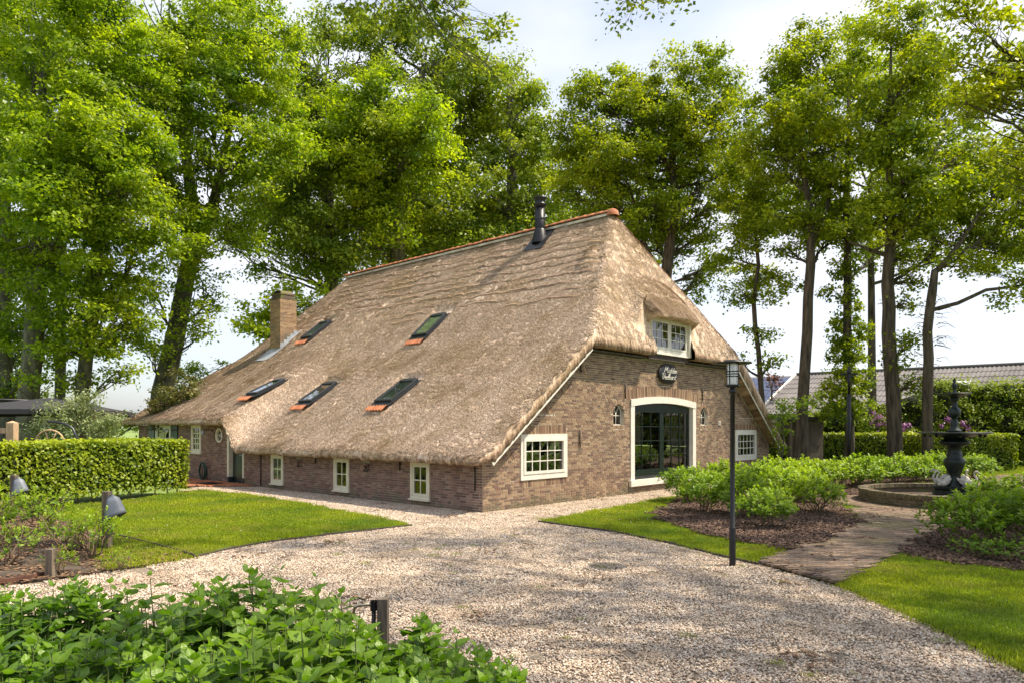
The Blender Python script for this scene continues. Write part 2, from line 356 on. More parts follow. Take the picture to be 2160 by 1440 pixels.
BED_L = P((-700, 1060), (50, 1074), (230, 1130), (330, 1161), (405, 1176), (300, 1195), (130, 1222), (-100, 1245), (-500, 1260))
BED_F = [(-7, .5), (-6.5, 5.6), (-3.5, 5.75), (-1.2, 5.7), (-.55, 5.2), (-.15, 4.6), (.1, 3.6), (0, .5)]
for nm, b_, z in (('planting_bed_centre', BED_A, .064), ('planting_bed_back', BED_B, .068), ('planting_bed_right', BED_R, .062), ('planting_bed_left', BED_L, .035), ('planting_bed_front', BED_F, .03)):
    sheet(nm, b_, z, M['soil'], thick=.06)
FC = (11.2, 18.0)
CIRC = [(FC[0] + 3.0 * math.cos(t), FC[1] + 3.0 * math.sin(t)) for t in np.linspace(0, 2 * math.pi, 49)[:-1]]
PATH1 = P((1600, 1190), (1700, 1153), (1760, 1128), (1815, 1105), (1795, 1075), (2150, 1085), (2060, 1104), (1990, 1122), (1930, 1152), (1880, 1180), (1770, 1238))
PATH2 = P((2020, 1016), (2110, 1004), (2400, 992), (2500, 1010), (2200, 1040), (2060, 1050))
pth = sheet('garden_path', PATH1, .040, M['sand'], thick=.04)
q = sheet('path_circle', CIRC, .044, M['sand'], thick=.04); q2 = sheet('path_far', PATH2, .048, M['sand'], thick=.04)
def pavers(name, polys, excl, parent, ang, mat, lx=.20, ly=.052, z=.058, gap=.006, maxsingle=300, hgt=.03):
    allp = np.concatenate([np.array(p) for p in polys]); lo = allp.min(0) - 1; hi = allp.max(0) + 1; c = (lo + hi) / 2; rad = np.linalg.norm(hi - lo) / 2
    A = np.arange(-rad, rad, lx + gap); B = np.arange(-rad, rad, ly + gap)
    AA, BB = np.meshgrid(A, B); AA = AA + (np.arange(len(B)) % 2)[:, None] * lx * .5 + (np.arange(len(B)) % 3)[:, None] * .013
    ca, sa = math.cos(ang), math.sin(ang); Q = np.stack([AA.ravel(), BB.ravel()], 1)
    X = c[0] + Q[:, 0] * ca - Q[:, 1] * sa; Y = c[1] + Q[:, 0] * sa + Q[:, 1] * ca; XY = np.stack([X, Y], 1)
    ok = np.zeros(len(XY), bool)
    for p in polys: ok |= inside(XY, p)
    for e in excl: ok &= ~e(XY)
    XY = XY[ok]; XY = XY[np.argsort(XY[:, 1])]
    vars_ = []
    for k in range(8):
        mb = MB().box((0, 0, 0), (lx, ly, hgt), tone=k / 7); mb.v = [(x + random.uniform(-.003, .003), y + random.uniform(-.002, .002), zz) for x, y, zz in mb.v]; vars_.append(mb.mesh('brick_kind', mat))
    ids = []
    big = MB()
    for i, (x, y) in enumerate(XY):
        r = Matrix.Rotation(ang + random.gauss(0, .01), 3, 'Z') @ Matrix.Rotation(random.gauss(0, .012), 3, 'X') @ Matrix.Rotation(random.gauss(0, .008), 3, 'Y')
        zz = z + random.gauss(0, .0022) + .006 * math.sin(x * 2.1) * math.sin(y * 1.7)
        if i < maxsingle:
            o = link('brick', random.choice(vars_), parent, (x, y, zz), r.to_euler())
        else: big.box((x, y, zz), (lx, ly, hgt), r)
    if big.v: big.obj('brick_paving', mat, parent, kind='stuff')
notring = lambda XY: np.hypot(XY[:, 0] - FC[0], XY[:, 1] - FC[1]) < 2.25
pavers('brick', [PATH1, CIRC, PATH2], [notring, lambda XY: inside(XY, BED_A), lambda XY: inside(XY, BED_R)], pth, R(8), M['clinker'])
TERR = [tuple(hw(-.02, 10.4)[:2]), tuple(hw(-.02, 15.5)[:2]), tuple(hw(-1.9, 15.2)[:2]), tuple(hw(-2.1, 12.6)[:2]), tuple(hw(-.9, 11.2)[:2])]
tr_ = sheet('door_terrace', TERR, .03, M['sand'], thick=.04)
pavers('brick', [TERR], [], tr_, HROT, M['terracotta'], .2, .2, .045, .008, 300)

# gravel: tiles of loose stones
def stone_tile(n, size=1.0, r0=.007, r1=.015, mat=None, flat=.6, long_=1.0, zr=.012):
    ph = (1 + 5 ** .5) / 2
    ico = np.array([(-1, ph, 0), (1, ph, 0), (-1, -ph, 0), (1, -ph, 0), (0, -1, ph), (0, 1, ph), (0, -1, -ph), (0, 1, -ph), (ph, 0, -1), (ph, 0, 1), (-ph, 0, -1), (-ph, 0, 1)]) / 1.9
    fc = np.array([(0, 11, 5), (0, 5, 1), (0, 1, 7), (0, 7, 10), (0, 10, 11), (1, 5, 9), (5, 11, 4), (11, 10, 2), (10, 7, 6), (7, 1, 8), (3, 9, 4), (3, 4, 2), (3, 2, 6), (3, 6, 8), (3, 8, 9), (4, 9, 5), (2, 4, 11), (6, 2, 10), (8, 6, 7), (9, 8, 1)])
    c = np.stack([rng.uniform(-size / 2, size / 2, n), rng.uniform(-size / 2, size / 2, n), rng.uniform(0, zr, n)], 1)
    sc = rng.uniform(r0, r1, (n, 1)) * np.stack([rng.uniform(.9, 1.4, n) * long_, rng.uniform(.6, 1, n), np.full(n, flat)], 1)
    V = ico[None] * sc[:, None] * rng.uniform(.85, 1.15, (n, 12, 1))
    a = rng.uniform(0, 2 * math.pi, n)[:, None]; tl = rng.normal(0, .3, n)[:, None]
    x, y, z = V[..., 0].copy(), V[..., 1].copy(), V[..., 2].copy()
    z2 = z + x * tl; V = np.stack([x * np.cos(a) - y * np.sin(a), x * np.sin(a) + y * np.cos(a), z2], 2) + c[:, None]
    Fq = fc[None] + (np.arange(n) * 12)[:, None, None]
    return mesh_np('stone_tile', V.reshape(-1, 3), Fq.reshape(-1, 3), mat, {'tone': np.repeat(rng.random(n), 12)})
tiles = [stone_tile(2300, mat=M['stones']) for _ in range(5)]
pts = []
for x in np.arange(-14, 13, .86):
    for y in np.arange(3.2, 30, .86): pts.append((x + rng.uniform(-.05, .05), y + rng.uniform(-.05, .05), .002))
pts = np.array(pts)
gq = np.array(grav); cen = gq.mean(0); grow = [tuple(p) for p in (gq)]
ok = inside(pts, grow)
pts = pts[ok]
scatter('gravel', pts, np.stack([np.zeros(len(pts)), np.zeros(len(pts)), rng.uniform(0, 6.28, len(pts))], 1), np.ones(len(pts)) * 1.0, tiles)
# bark chips and litter
def samp(poly, n):
    a = np.array(poly); lo = a.min(0); hi = a.max(0); Q = rng.uniform(lo, hi, (n * 6, 2)); Q = Q[inside(Q, poly)][:n]; return Q
def area(p):
    a = np.array(p); x, y = a[:, 0], a[:, 1]; return abs(np.dot(x, np.roll(y, 1)) - np.dot(y, np.roll(x, 1))) / 2
bt = [stone_tile(60, .4, .014, .03, M['barkchips'], .28, 1.5, .03) for _ in range(4)]
for nm, b_, z, dens in (('bark_mulch', BED_A, .066, 30), ('bark_mulch', BED_B, .07, 30), ('bark_mulch', BED_R, .064, 30), ):
    n = int(area(b_) * dens); q = samp(b_, n); Z = np.full((len(q), 1), z)
    scatter(nm, np.hstack([q, Z]), np.stack([np.zeros(len(q)), np.zeros(len(q)), rng.uniform(0, 6.28, len(q))], 1), rng.uniform(.7, 1.1, len(q)), bt)
lt = [stone_tile(14, .5, .015, .032, M['litter'], .2, 1.4, .02) for _ in range(4)]
for nm, b_, z, dens in (('leaf_litter', BED_L, .037, 18), ('leaf_litter', BED_F, .032, 10), ('leaf_litter', PATH1, .068, 1.2), ('fallen_leaves', GRAVEL, .012, .5)):
    n = int(min(area(b_), 160) * dens); q = samp(b_, n); Z = np.full((len(q), 1), z)
    scatter(nm, np.hstack([q, Z]), np.stack([np.zeros(len(q)), np.zeros(len(q)), rng.uniform(0, 6.28, len(q))], 1), rng.uniform(.7, 1.2, len(q)), lt)

# ================================================================== FARMHOUSE
H = empty('thatched_farmhouse', (C0[0], C0[1], 0), HROT, 'long brick farmhouse under a steep thatched roof with orange ridge tiles', 'farmhouse')
def slope_under(u):                       # underside of the thatch along the gable
    u = min(u, WID - u); return 1.19 + max(u, 0) * .765 if u < 3.77 else 4.06
# ---- thatch surface (house coordinates)
SK = []                                    # skylights: filled below
def smin(a, b, k):
    h_ = np.clip(.5 + .5 * (b - a) / k, 0, 1); return b * (1 - h_) + a * h_ - k * h_ * (1 - h_)
PX = [-.9, -.5, 0, 3.77, 6.2, 8.05, 9]; PZ = [1.00, 1.34, 1.60, 4.55, 7.0, 9.02, 10.1]
def ztop(u, v, rough=True):
    u = np.asarray(u, float); v = np.asarray(v, float)
    w1 = u; w2 = WID - u
    hl = .55 + .42 * np.clip(u, 0, 8); lift = smooth(0, 1, (v - 11.4 + hl) / (2 * hl))
    za = np.interp(w1, PX, PZ) + lift * .92 * np.clip(1 - (w1 + .5) / 8.5, 0, 1) ** 1.3
    zb = np.interp(w2 + .25, PX, PZ)
    hf = 4.32 + (v + .5) * 1.92; hb = 2.62 + (20.95 - v) * 1.60
    zz = smin(smin(za, zb, .22), smin(hf, hb, .2), .28)
    du = np.abs(u - 8.05); m = 1 - smooth(1.36, 2.0 + .25 * np.clip(v, 0, 2), du); m = m * smooth(-.30, -.10, v) * (1 - smooth(1.5, 2.0, v))
    zd = 5.53 + (v + .5) * 1.0 - .05 * du ** 2
    zz = zz + np.maximum(zd - zz, 0) * m
    if rough:
        zz = zz + .022 * np.sin(u * 1.7 + 1.3 * np.sin(v * .8)) * np.sin(v * 1.1 + u * .4) + .018 * np.sin(v * 3.9 + np.sin(u * 2)) + .012 * np.sin(v * 9.1 + u * 1.3)
        # repaired courses high on the near slope: stepped layers
        near = (w1 < w2) & (hf > za + .05)
        k = smooth(5.2, 6.6, zz) * np.clip((9.0 - zz) / .3, 0, 1) * near
        wob = .06 * np.sin(v * 1.3) + .022 * np.sin(v * 4.3 + 2) + .010 * np.sin(v * 11.)
        ph = (zz + wob * .6) / .30; fr = ph - np.floor(ph)
        brk = .45 + .55 * np.clip(np.sin(v * 2.3 + np.floor(ph) * 2.1) * 1.5 + .6, 0, 1)
        zz = zz + k * brk * (.05 * (1 - fr) - .02)
        k2 = (1 - smooth(5, 6, zz)) * (w1 < w2)
        zz = zz + k2 * .010 * np.sin(zz * 42 + np.sin(v * 4) * 2) * (.5 + .5 * np.sin(v * 1.3 + zz))
    for (uc, vc, zc, sl) in SK:
        du_ = np.abs(u - uc); dv_ = np.abs(v - vc)
        pl = zc + (u - uc) * sl - .05
        inm = (1 - smooth(.62, .86, du_)) * (1 - smooth(.46, .62, dv_))
        zz = zz + np.minimum(pl - zz, 0) * inm
    return zz
def ray_roof(px, py):
    d = Vector(((px - 1080) / F, 1, (HY - py) / F)); t = 12.0
    while t < 45:
        p = Vector((0, 0, CH)) + d * t
        x, y = p.x - C0[0], p.y - C0[1]; u = x * g[0] + y * g[1]; v = x * s[0] + y * s[1]
        if -.5 < u < 9 and -.5 < v < 21 and float(ztop(u, v, False)) > p.z: return u, v, p.z
        t += .01
    return None
hits = [ray_roof(*p) for p in ((668, 697), (907, 688), (562, 818), (672, 829), (838, 826))]
for h_ in hits:
    u, v, z = h_; sl = (float(ztop(u + .4, v, False)) - float(ztop(u - .4, v, False))) / .8
    SK.append((u, v, z, sl - .13))
CHM = ray_roof(591, 737)
nu = np.unique(np.concatenate([np.arange(-.5, 8.3, .045), np.arange(8.3, 16.86, .12), [16.86]])); nv = np.unique(np.concatenate([np.arange(-.42, 2.2, .045), np.arange(2.2, 21, .055), [21.0]]))
UU, VV = np.meshgrid(nu, nv, indexing='ij'); ZZ = ztop(UU, VV)
# rounded edges of the thatch
dE = np.minimum(np.minimum(UU + .5, 16.86 - UU), np.minimum(VV + .42, 21.0 - VV)); ZZ = ZZ - .09 * np.exp(-np.clip(dE, 0, 9) / .05)
ZZ += rng.normal(0, .004, ZZ.shape)
NU, NV = UU.shape
# drop the faces in front of the dormer window
I = np.arange(NU * NV).reshape(NU, NV)
q = np.stack([I[:-1, :-1], I[1:, :-1], I[1:, 1:], I[:-1, 1:]], 2).reshape(-1, 4)
cu = UU[:-1, :-1].ravel(); cv = VV[:-1, :-1].ravel()
hole = (np.abs(cu - 8.05) < 1.19) & (cv < -.17)
q = q[~hole]
V = np.stack([UU, VV, ZZ], 2).reshape(-1, 3)
# underside ring
def under(u, v):
    uu = np.minimum(u, WID - u); lift = smooth(10.85, 11.95, v) * (u < 8)
    vg = 1 - smooth(-.3, .1, v); a = np.where(uu < 0, 1.12 + .08 * vg, 1.12 + .10 * vg + np.clip(uu, 0, 3.77) * .765) + lift * .92 * np.clip(1 - (uu + .5) / 8.5, 0, 1)
    return a
loop = [(i, 0) for i in range(NU)] + [(NU - 1, j) for j in range(1, NV)] + [(i, NV - 1) for i in range(NU - 2, -1, -1)] + [(0, j) for j in range(NV - 2, 0, -1)]
LI = np.array([I[a] for a in loop]); LU = np.array([UU[a] for a in loop]); LV = np.array([VV[a] for a in loop]); LZ = np.array([ZZ[a] for a in loop])
ins = .22
zu = np.minimum(under(LU, LV) + rng.normal(0, .012, len(LU)), LZ - .12)
mid = np.stack([LU + np.where(LU < 0, -.02, np.where(LU > 16.8, .02, 0)), LV + np.where(LV < -.4, -.012, np.where(LV > 20.9, .04, 0)), (LZ + zu) / 2], 1)
low = np.stack([LU, LV, zu], 1)
inn = np.stack([np.clip(LU, -.5 + ins * 2.5, 16.86 - ins * 2.5), np.clip(LV, -.42 + ins * 2, 21.0 - ins), np.minimum(zu + .02, LZ - .1)], 1)
n0 = len(V); L_ = len(LI); V = np.concatenate([V, mid, low, inn])
a = np.arange(L_); b = (a + 1) % L_
rings = [LI, n0 + np.arange(L_), n0 + L_ + np.arange(L_), n0 + 2 * L_ + np.arange(L_)]
ringf = [np.stack([r1[a], r2[a], r2[b], r1[b]], 1) for r1, r2 in zip(rings[:-1], rings[1:])]
skip = (LV < -.4) & (np.abs(LU - 8.05) < 1.16)
ringf = [r[~skip] for r in ringf]
q = np.concatenate([q] + ringf)
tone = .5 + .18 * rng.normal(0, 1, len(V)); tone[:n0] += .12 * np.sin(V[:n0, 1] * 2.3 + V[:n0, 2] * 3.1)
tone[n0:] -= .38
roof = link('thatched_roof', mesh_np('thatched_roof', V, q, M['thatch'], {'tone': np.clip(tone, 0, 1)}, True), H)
# reed ends lying on the thatch
def reed_tuft(n, L=.09, w_=.005, spread=.085):
    Vs = []; Fs = []; T = []
    for i in range(n):
        x = random.uniform(-spread, spread); y = random.uniform(-spread, spread); l = L * random.uniform(.5, 1.1); ya = random.gauss(0, .09); lift = random.uniform(.002, .012)
        d = Vector((math.cos(ya), math.sin(ya), 0)); e = Vector((-math.sin(ya), math.cos(ya), 0)) * w_ * random.uniform(.6, 1.5)
        p0 = Vector((x, y, 0)) - d * l * .5 + Vector((0, 0, -.015)); p1 = Vector((x, y, lift)) + d * l * .5
        o = len(Vs); Vs += [p0 - e, p0 + e, p1 + e, p1 - e, p1 + Vector((0, 0, -.014)) - e, p1 + Vector((0, 0, -.014)) + e]; Fs += [(o, o + 3, o + 2, o + 1), (o + 3, o + 4, o + 5, o + 2)]; T += [random.random()] * 6
    me = bpy.data.meshes.new('reed_tuft'); me.from_pydata(Vs, [], Fs); me.materials.append(M['thatch'])
    t = me.attributes.new('tone', 'FLOAT', 'POINT'); t.data.foreach_set('value', T); return me
tufts = [reed_tuft(20) for _ in range(6)]
nT = 85000
u = rng.uniform(-.48, 12.5, nT); v = rng.uniform(-.4, 20.9, nT); keep = (u < 8.2) | (v < 2.2); keep &= ~((np.abs(u - 8.05) < 1.2) & (v < -.12))
for (uc, vc, zc, sl) in SK: keep &= ~((np.abs(u - uc) < .78) & (np.abs(v - vc) < .5))
u, v = u[keep], v[keep]; e = .06
z0 = ztop(u, v); zu_ = (ztop(u + e, v, False) - ztop(u - e, v, False)) / (2 * e); zv_ = (ztop(u, v + e, False) - ztop(u, v - e, False)) / (2 * e)
wob = .06 * np.sin(v * 1.3) + .022 * np.sin(v * 4.3 + 2) + .010 * np.sin(v * 11.); ph_ = (ztop(u, v, False) + wob * .6) / .30; fr_ = ph_ - np.floor(ph_)
steep = (np.hypot(zu_, zv_) < 3) & ~((z0 > 6.0) & (u < 7.8) & (v > .9) & ((fr_ > .80) | (fr_ < .06)) & (rng.random(len(u)) < .85)); u, v, z0, zu_, zv_ = [x[steep] for x in (u, v, z0, zu_, zv_)]
Nn = np.stack([-zu_, -zv_, np.ones_like(u)], 1); Nn /= np.linalg.norm(Nn, axis=1)[:, None]
D = np.stack([-zu_, -zv_, -(zu_ ** 2 + zv_ ** 2)], 1); D /= np.linalg.norm(D, axis=1)[:, None] + 1e-9
Yx = np.cross(Nn, D)
def eul(X, Y, Z):                          # columns -> XYZ euler
    m20 = X[:, 2]; ry = np.arcsin(np.clip(-m20, -1, 1)); rx = np.arctan2(Y[:, 2], Z[:, 2]); rz = np.arctan2(X[:, 1], X[:, 0]); return np.stack([rx, ry, rz], 1)
dEe = np.minimum(np.minimum(u + .5, 16.86 - u), v + .42); z0 = z0 - .09 * np.exp(-dEe / .05)
scatter('reed_ends', np.stack([u, v, z0 + .006], 1), eul(D, Yx, Nn), rng.uniform(.8, 1.3, len(u)), tufts, roof)
# raised reed lips of the repair courses, toned dark as painted crevice shade
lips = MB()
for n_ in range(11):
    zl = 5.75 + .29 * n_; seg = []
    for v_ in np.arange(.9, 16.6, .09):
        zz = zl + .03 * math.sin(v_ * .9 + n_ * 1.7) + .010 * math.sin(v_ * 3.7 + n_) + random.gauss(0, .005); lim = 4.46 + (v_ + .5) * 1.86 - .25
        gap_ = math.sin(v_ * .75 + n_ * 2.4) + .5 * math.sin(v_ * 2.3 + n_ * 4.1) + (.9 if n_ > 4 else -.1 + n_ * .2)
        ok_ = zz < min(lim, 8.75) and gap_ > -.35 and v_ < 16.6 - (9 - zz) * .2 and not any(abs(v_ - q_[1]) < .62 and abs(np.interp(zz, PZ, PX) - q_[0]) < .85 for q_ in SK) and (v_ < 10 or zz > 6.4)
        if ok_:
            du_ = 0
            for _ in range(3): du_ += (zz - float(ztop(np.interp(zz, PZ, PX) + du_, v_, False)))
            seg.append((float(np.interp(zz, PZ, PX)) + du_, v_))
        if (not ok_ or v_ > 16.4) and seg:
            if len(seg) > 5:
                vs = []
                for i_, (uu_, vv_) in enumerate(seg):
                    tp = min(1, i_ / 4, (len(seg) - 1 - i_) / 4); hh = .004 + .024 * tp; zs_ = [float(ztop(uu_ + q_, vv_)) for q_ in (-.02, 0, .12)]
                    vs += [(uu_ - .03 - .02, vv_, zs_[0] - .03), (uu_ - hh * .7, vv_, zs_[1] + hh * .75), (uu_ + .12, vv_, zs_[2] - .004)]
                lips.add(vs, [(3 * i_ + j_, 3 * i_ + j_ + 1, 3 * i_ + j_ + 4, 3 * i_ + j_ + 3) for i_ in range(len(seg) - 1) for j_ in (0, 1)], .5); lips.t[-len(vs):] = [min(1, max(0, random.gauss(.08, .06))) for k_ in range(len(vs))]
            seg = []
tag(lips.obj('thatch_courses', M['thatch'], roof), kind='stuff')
# ---- dormer overhang (thatch slab in front of the window)
mb = MB(); A_ = np.linspace(-1.46, 1.46, 34); B_ = np.linspace(0, 1, 9); vs = []; nA = len(A_)
for b_i in B_:
    for x in A_:
        du = abs(x); endf = smooth(1.12, 1.46, du); vv = -.02 - b_i * .60 * (1 - .85 * float(endf))
        zt = 5.53 + (vv + .5) * 1.0 - .05 * du ** 2 - .30 * float(endf) * b_i - .10 * math.exp(-(1 - b_i) / .12) + random.gauss(0, .004)
        vs.append((8.05 + x, vv, zt))
for b_i in B_[::-1]:
    for x in A_:
        du = abs(x); endf = smooth(1.12, 1.46, du); vv = -.02 - b_i * .56 * (1 - .85 * float(endf))
        vs.append((8.05 + x, vv, 5.25 + .0 * b_i - .05 * du ** 2 * .4 - .22 * float(endf) * b_i + random.gauss(0, .006)))
nr = len(B_) * 2
fs = [(i * nA + k, i * nA + k + 1, (i + 1) * nA + k + 1, (i + 1) * nA + k) for i in range(nr - 1) for k in range(nA - 1)]
fs += [tuple(i * nA for i in range(nr))[::-1], tuple(i * nA + nA - 1 for i in range(nr))]
mb.add(vs, fs, .45, True); mb.t = [min(1, max(0, .5 + random.gauss(0, .2))) for _ in mb.v]
dorm_eave = mb.obj('dormer_thatch', M['thatch'], H)
nT = 900; u = rng.uniform(6.65, 9.45, nT); b_ = rng.uniform(0, 1, nT); v = -.02 - b_ * .6 * (1 - .85 * smooth(1.12, 1.46, np.abs(u - 8.05))); z = 5.53 + (v + .5) - .05 * (u - 8.05) ** 2 - .3 * smooth(1.12, 1.46, np.abs(u - 8.05)) * b_ - .1 * np.exp(-(1 - b_) / .12)
X = np.tile([0, -.707, -.707], (nT, 1)); Z = np.tile([0, -.707, .707], (nT, 1)); Y_ = np.cross(Z, X)
scatter('reed_ends', np.stack([u, v, z + .005], 1), eul(X, Y_, Z), rng.uniform(.8, 1.2, nT), tufts, dorm_eave)
# ---- ridge tiles
v = 1.95; i = 0
rt = []
for k in range(4):
    mb = MB(); pr = []
    for a in np.linspace(-1.25, 1.25, 11): pr.append((.185 * math.sin(a), .15 * math.cos(a) - .06))
    vs = []
    for y, sc in ((0, 1.0), (.05, 1.10), (.36, 1.0)):
        vs += [(x * sc, y, z * sc + (.012 if y < .1 else 0)) for x, z in pr]
    fs = [(i * 11 + j, i * 11 + j + 1, (i + 1) * 11 + j + 1, (i + 1) * 11 + j) for i in range(2) for j in range(10)]
    mb.add(vs, fs, k / 3, True); m_ = mb.mesh('ridge_tile', M['terracotta']); rt.append(m_)
zr = float(ztop(8.05, 6, False))
while v < 16.9:
    o = link('ridge_tile', random.choice(rt), H, (8.05 + random.gauss(0, .006), v, float(ztop(8.05, min(max(v, 2.2), 16.5), False)) + .03 + random.gauss(0, .005)), (0, 0, random.gauss(0, .012)))
    sm = o.modifiers.new('s', 'SOLIDIFY'); sm.thickness = .018
    v += .33
mb = MB().bx(7.86, 7.88, 1.95, 17.2, zr - .11, zr - .03).bx(8.22, 8.24, 1.95, 17.2, zr - .11, zr - .03); mb.obj('ridge_bedding', M['mortar'], H)
mb = MB().lathe([(.0, .13), (.1, .125), (.18, .07), (.22, -.06), (.23, -.10)], 16, (8.05, 1.93, zr)); mb.obj('ridge_end_cap', M['terracotta'], H)

# ---- openings
GAB = [  # u0,u1,z0,z1 of openings in the gable
    dict(k='win', u0=1.29, u1=3.11, z0=.67, z1=1.79), dict(k='win', u0=13.05, u1=14.87, z0=.72, z1=1.84),
    dict(k='door', u0=6.12, u1=10.05, z0=.40, z1=2.90, rise=.22), dict(k='arch', u0=5.26, u1=5.80, z0=2.02, z1=2.62), dict(k='arch', u0=10.42, u1=10.94, z0=2.02, z1=2.62)]
DORM = (6.92, 9.18, 4.22, 5.26)
SIDE = [dict(v0=1.81, v1=2.54, z0=.17, z1=1.10), dict(v0=5.21, v1=5.95, z0=.17, z1=1.10), dict(v0=8.72, v1=9.46, z0=.17, z1=1.10),
        dict(v0=11.28, v1=12.42, z0=.02, z1=2.06), dict(v0=14.5, v1=15.3, z0=1.0, z1=2.05), dict(v0=17.16, v1=18.64, z0=.95, z1=2.05)]
SLIT = [dict(v0=7.7, v1=7.98, z0=.74, z1=.98), dict(v0=4.3, v1=4.58, z0=.74, z1=.98)]
RND = (13.16, 1.66, .30)
def wall_solid(opens, x0, x1, topf, axis, off0, off1, extra=()):
    """vertical strips between opening edges, cut at openings; axis 'u' runs along the gable, 'v' along the side"""
    cuts = sorted(set([x0, x1] + [o[a] for o in opens for a in (0, 1)] + list(extra)))
    mb = MB()
    for a, b in zip(cuts[:-1], cuts[1:]):
        if b - a < 1e-4: continue
        m = (a + b) / 2; segs = [(0.0, None)]
        hs = sorted([(o[2], o[3]) for o in opens if o[0] < m < o[1]])
        z = -.05; parts = []
        for h0, h1 in hs: parts.append((z, h0, 0)); z = h1
        parts.append((z, None, 1))
        for za, zb, top in parts:
            ta = topf(a) if zb is None else zb; tb = topf(b) if zb is None else zb
            if ta <= za and tb <= za: continue
            if axis == 'u': vs = [(a, off0, za), (b, off0, za), (b, off1, za), (a, off1, za), (a, off0, ta), (b, off0, tb), (b, off1, tb), (a, off1, ta)]
            else: vs = [(off0, a, za), (off1, a, za), (off1, b, za), (off0, b, za), (off0, a, ta), (off1, a, ta), (off1, b, tb), (off0, b, tb)]
            mb.add(vs, [(0, 3, 2, 1), (4, 5, 6, 7), (0, 1, 5, 4), (1, 2, 6, 5), (2, 3, 7, 6), (3, 0, 4, 7)])
    return mb
def go(o): return (o['u0'], o['u1'], o['z0'], o['z1'])
def so(o): return (o['v0'], o['v1'], o['z0'], o['z1'])
wallop = [go(o) for o in GAB]
for o in GAB:                               # the arched top of the door: stepped strips
    if o['k'] == 'door':
        wallop.remove(go(o)); n = 12
        for i in range(n):
            a = o['u0'] + (o['u1'] - o['u0']) * i / n; b = o['u0'] + (o['u1'] - o['u0']) * (i + 1) / n; m = ((a + b) / 2 - (o['u0'] + o['u1']) / 2) / ((o['u1'] - o['u0']) / 2)
            wallop.append((a, b, o['z0'], o['z1'] - .14 * m * m))
    if o['k'] == 'arch':
        wallop.remove(go(o)); n = 6
        for i in range(n):
            a = o['u0'] + (o['u1'] - o['u0']) * i / n; b = o['u0'] + (o['u1'] - o['u0']) * (i + 1) / n; m = ((a + b) / 2 - (o['u0'] + o['u1']) / 2) / ((o['u1'] - o['u0']) / 2)
            wallop.append((a, b, o['z0'], o['z1'] - .27 + .27 * math.sqrt(max(0, 1 - m * m))))
top_g = lambda u: slope_under(u) + .02
gw = wall_solid(wallop, 0, WID, top_g, 'u', 0, .30, extra=(3.77, WID - 3.77)); gable_wall = gw.obj('gable_wall', M['mortar'], H)
def top_s(v): return 1.10 + .92 * float(smooth(10.85, 11.95, v))
rop = []
for i in range(8):
    a = RND[0] - RND[2] + RND[2] * 2 * i / 8; b = a + RND[2] / 4; m = ((a + b) / 2 - RND[0]); hh = math.sqrt(RND[2] ** 2 - m * m); rop.append((a, b, RND[1] - hh, RND[1] + hh))
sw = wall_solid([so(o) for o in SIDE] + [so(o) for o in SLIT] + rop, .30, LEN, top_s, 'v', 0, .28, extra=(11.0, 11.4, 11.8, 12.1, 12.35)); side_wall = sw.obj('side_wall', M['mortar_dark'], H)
mb = MB(); mb.bx(WID - .3, WID, .3, LEN - .3, -.05, 1.1); mb.bx(0, WID, LEN - .3, LEN, -.05, 2.0); mb.obj('rear_walls', M['mortar_dark'], H)
MB().bx(.3, WID - .3, .3, LEN - .3, -.02, .10).obj('interior_floor', M['interior'], H)
MB().bx(4.2, WID - 4.2, 7.5, 7.6, .10, 3.9).obj('interior_wall', M['cabinet'], H)
MB().bx(7.0, 9.4, 2.3, 2.35, 3.9, 5.0).obj('attic_wall', M['interior'], H)

# ---- bricks
BH, BG, BL = .047, .014, .20
bricks = []                                 # (u centre, z centre, length, height, angle, tone-mat key)
def sub_int(a, b, holes):
    out_ = [(a, b)]
    for h0, h1 in holes:
        o2 = []
        for x, y in out_:
            if h1 <= x or h0 >= y: o2.append((x, y)); continue
            if h0 - x > .03: o2.append((x, h0))
            if y - h1 > .03: o2.append((h1, y))
        out_ = o2
    return out_
teeth = []; nt_ = 5; zt0, zt1 = 1.16, 3.98
ang = math.atan(.765)
def slope_u(z): return (z - 1.13) / .765
for i in range(nt_):
    za = zt0 + (zt1 - zt0) * i / nt_; zb = zt0 + (zt1 - zt0) * (i + 1) / nt_ - .02
    x0 = slope_u(za); x1 = slope_u(zb); L = math.hypot(x1 - x0, zb - za); dq = L / math.cos(ang)   # horizontal length P0->Q
    teeth.append((za, zb, x0, x1, x0 + dq, L))
PT = BH + BG
sn_up = lambda z: .01 + math.ceil((z - .01) / PT) * PT - BG
sn_dn = lambda z: .01 + math.floor((z - .01) / PT) * PT
lintels = [(1.27, 3.13, 1.79, sn_up(2.00)), (13.03, 14.89, 1.84, sn_up(2.05)), (5.9, 10.3, 2.90, 3.22)]
sills = [(1.27, 3.13, sn_dn(.53), .67), (13.03, 14.89, sn_dn(.58), .72), (5.95, 10.2, sn_dn(.24), .38)]
def door_top(u): m = (u - 8.085) / 1.965; return 2.90 - .14 * m * m
nz = int(4.1 / (BH + BG))
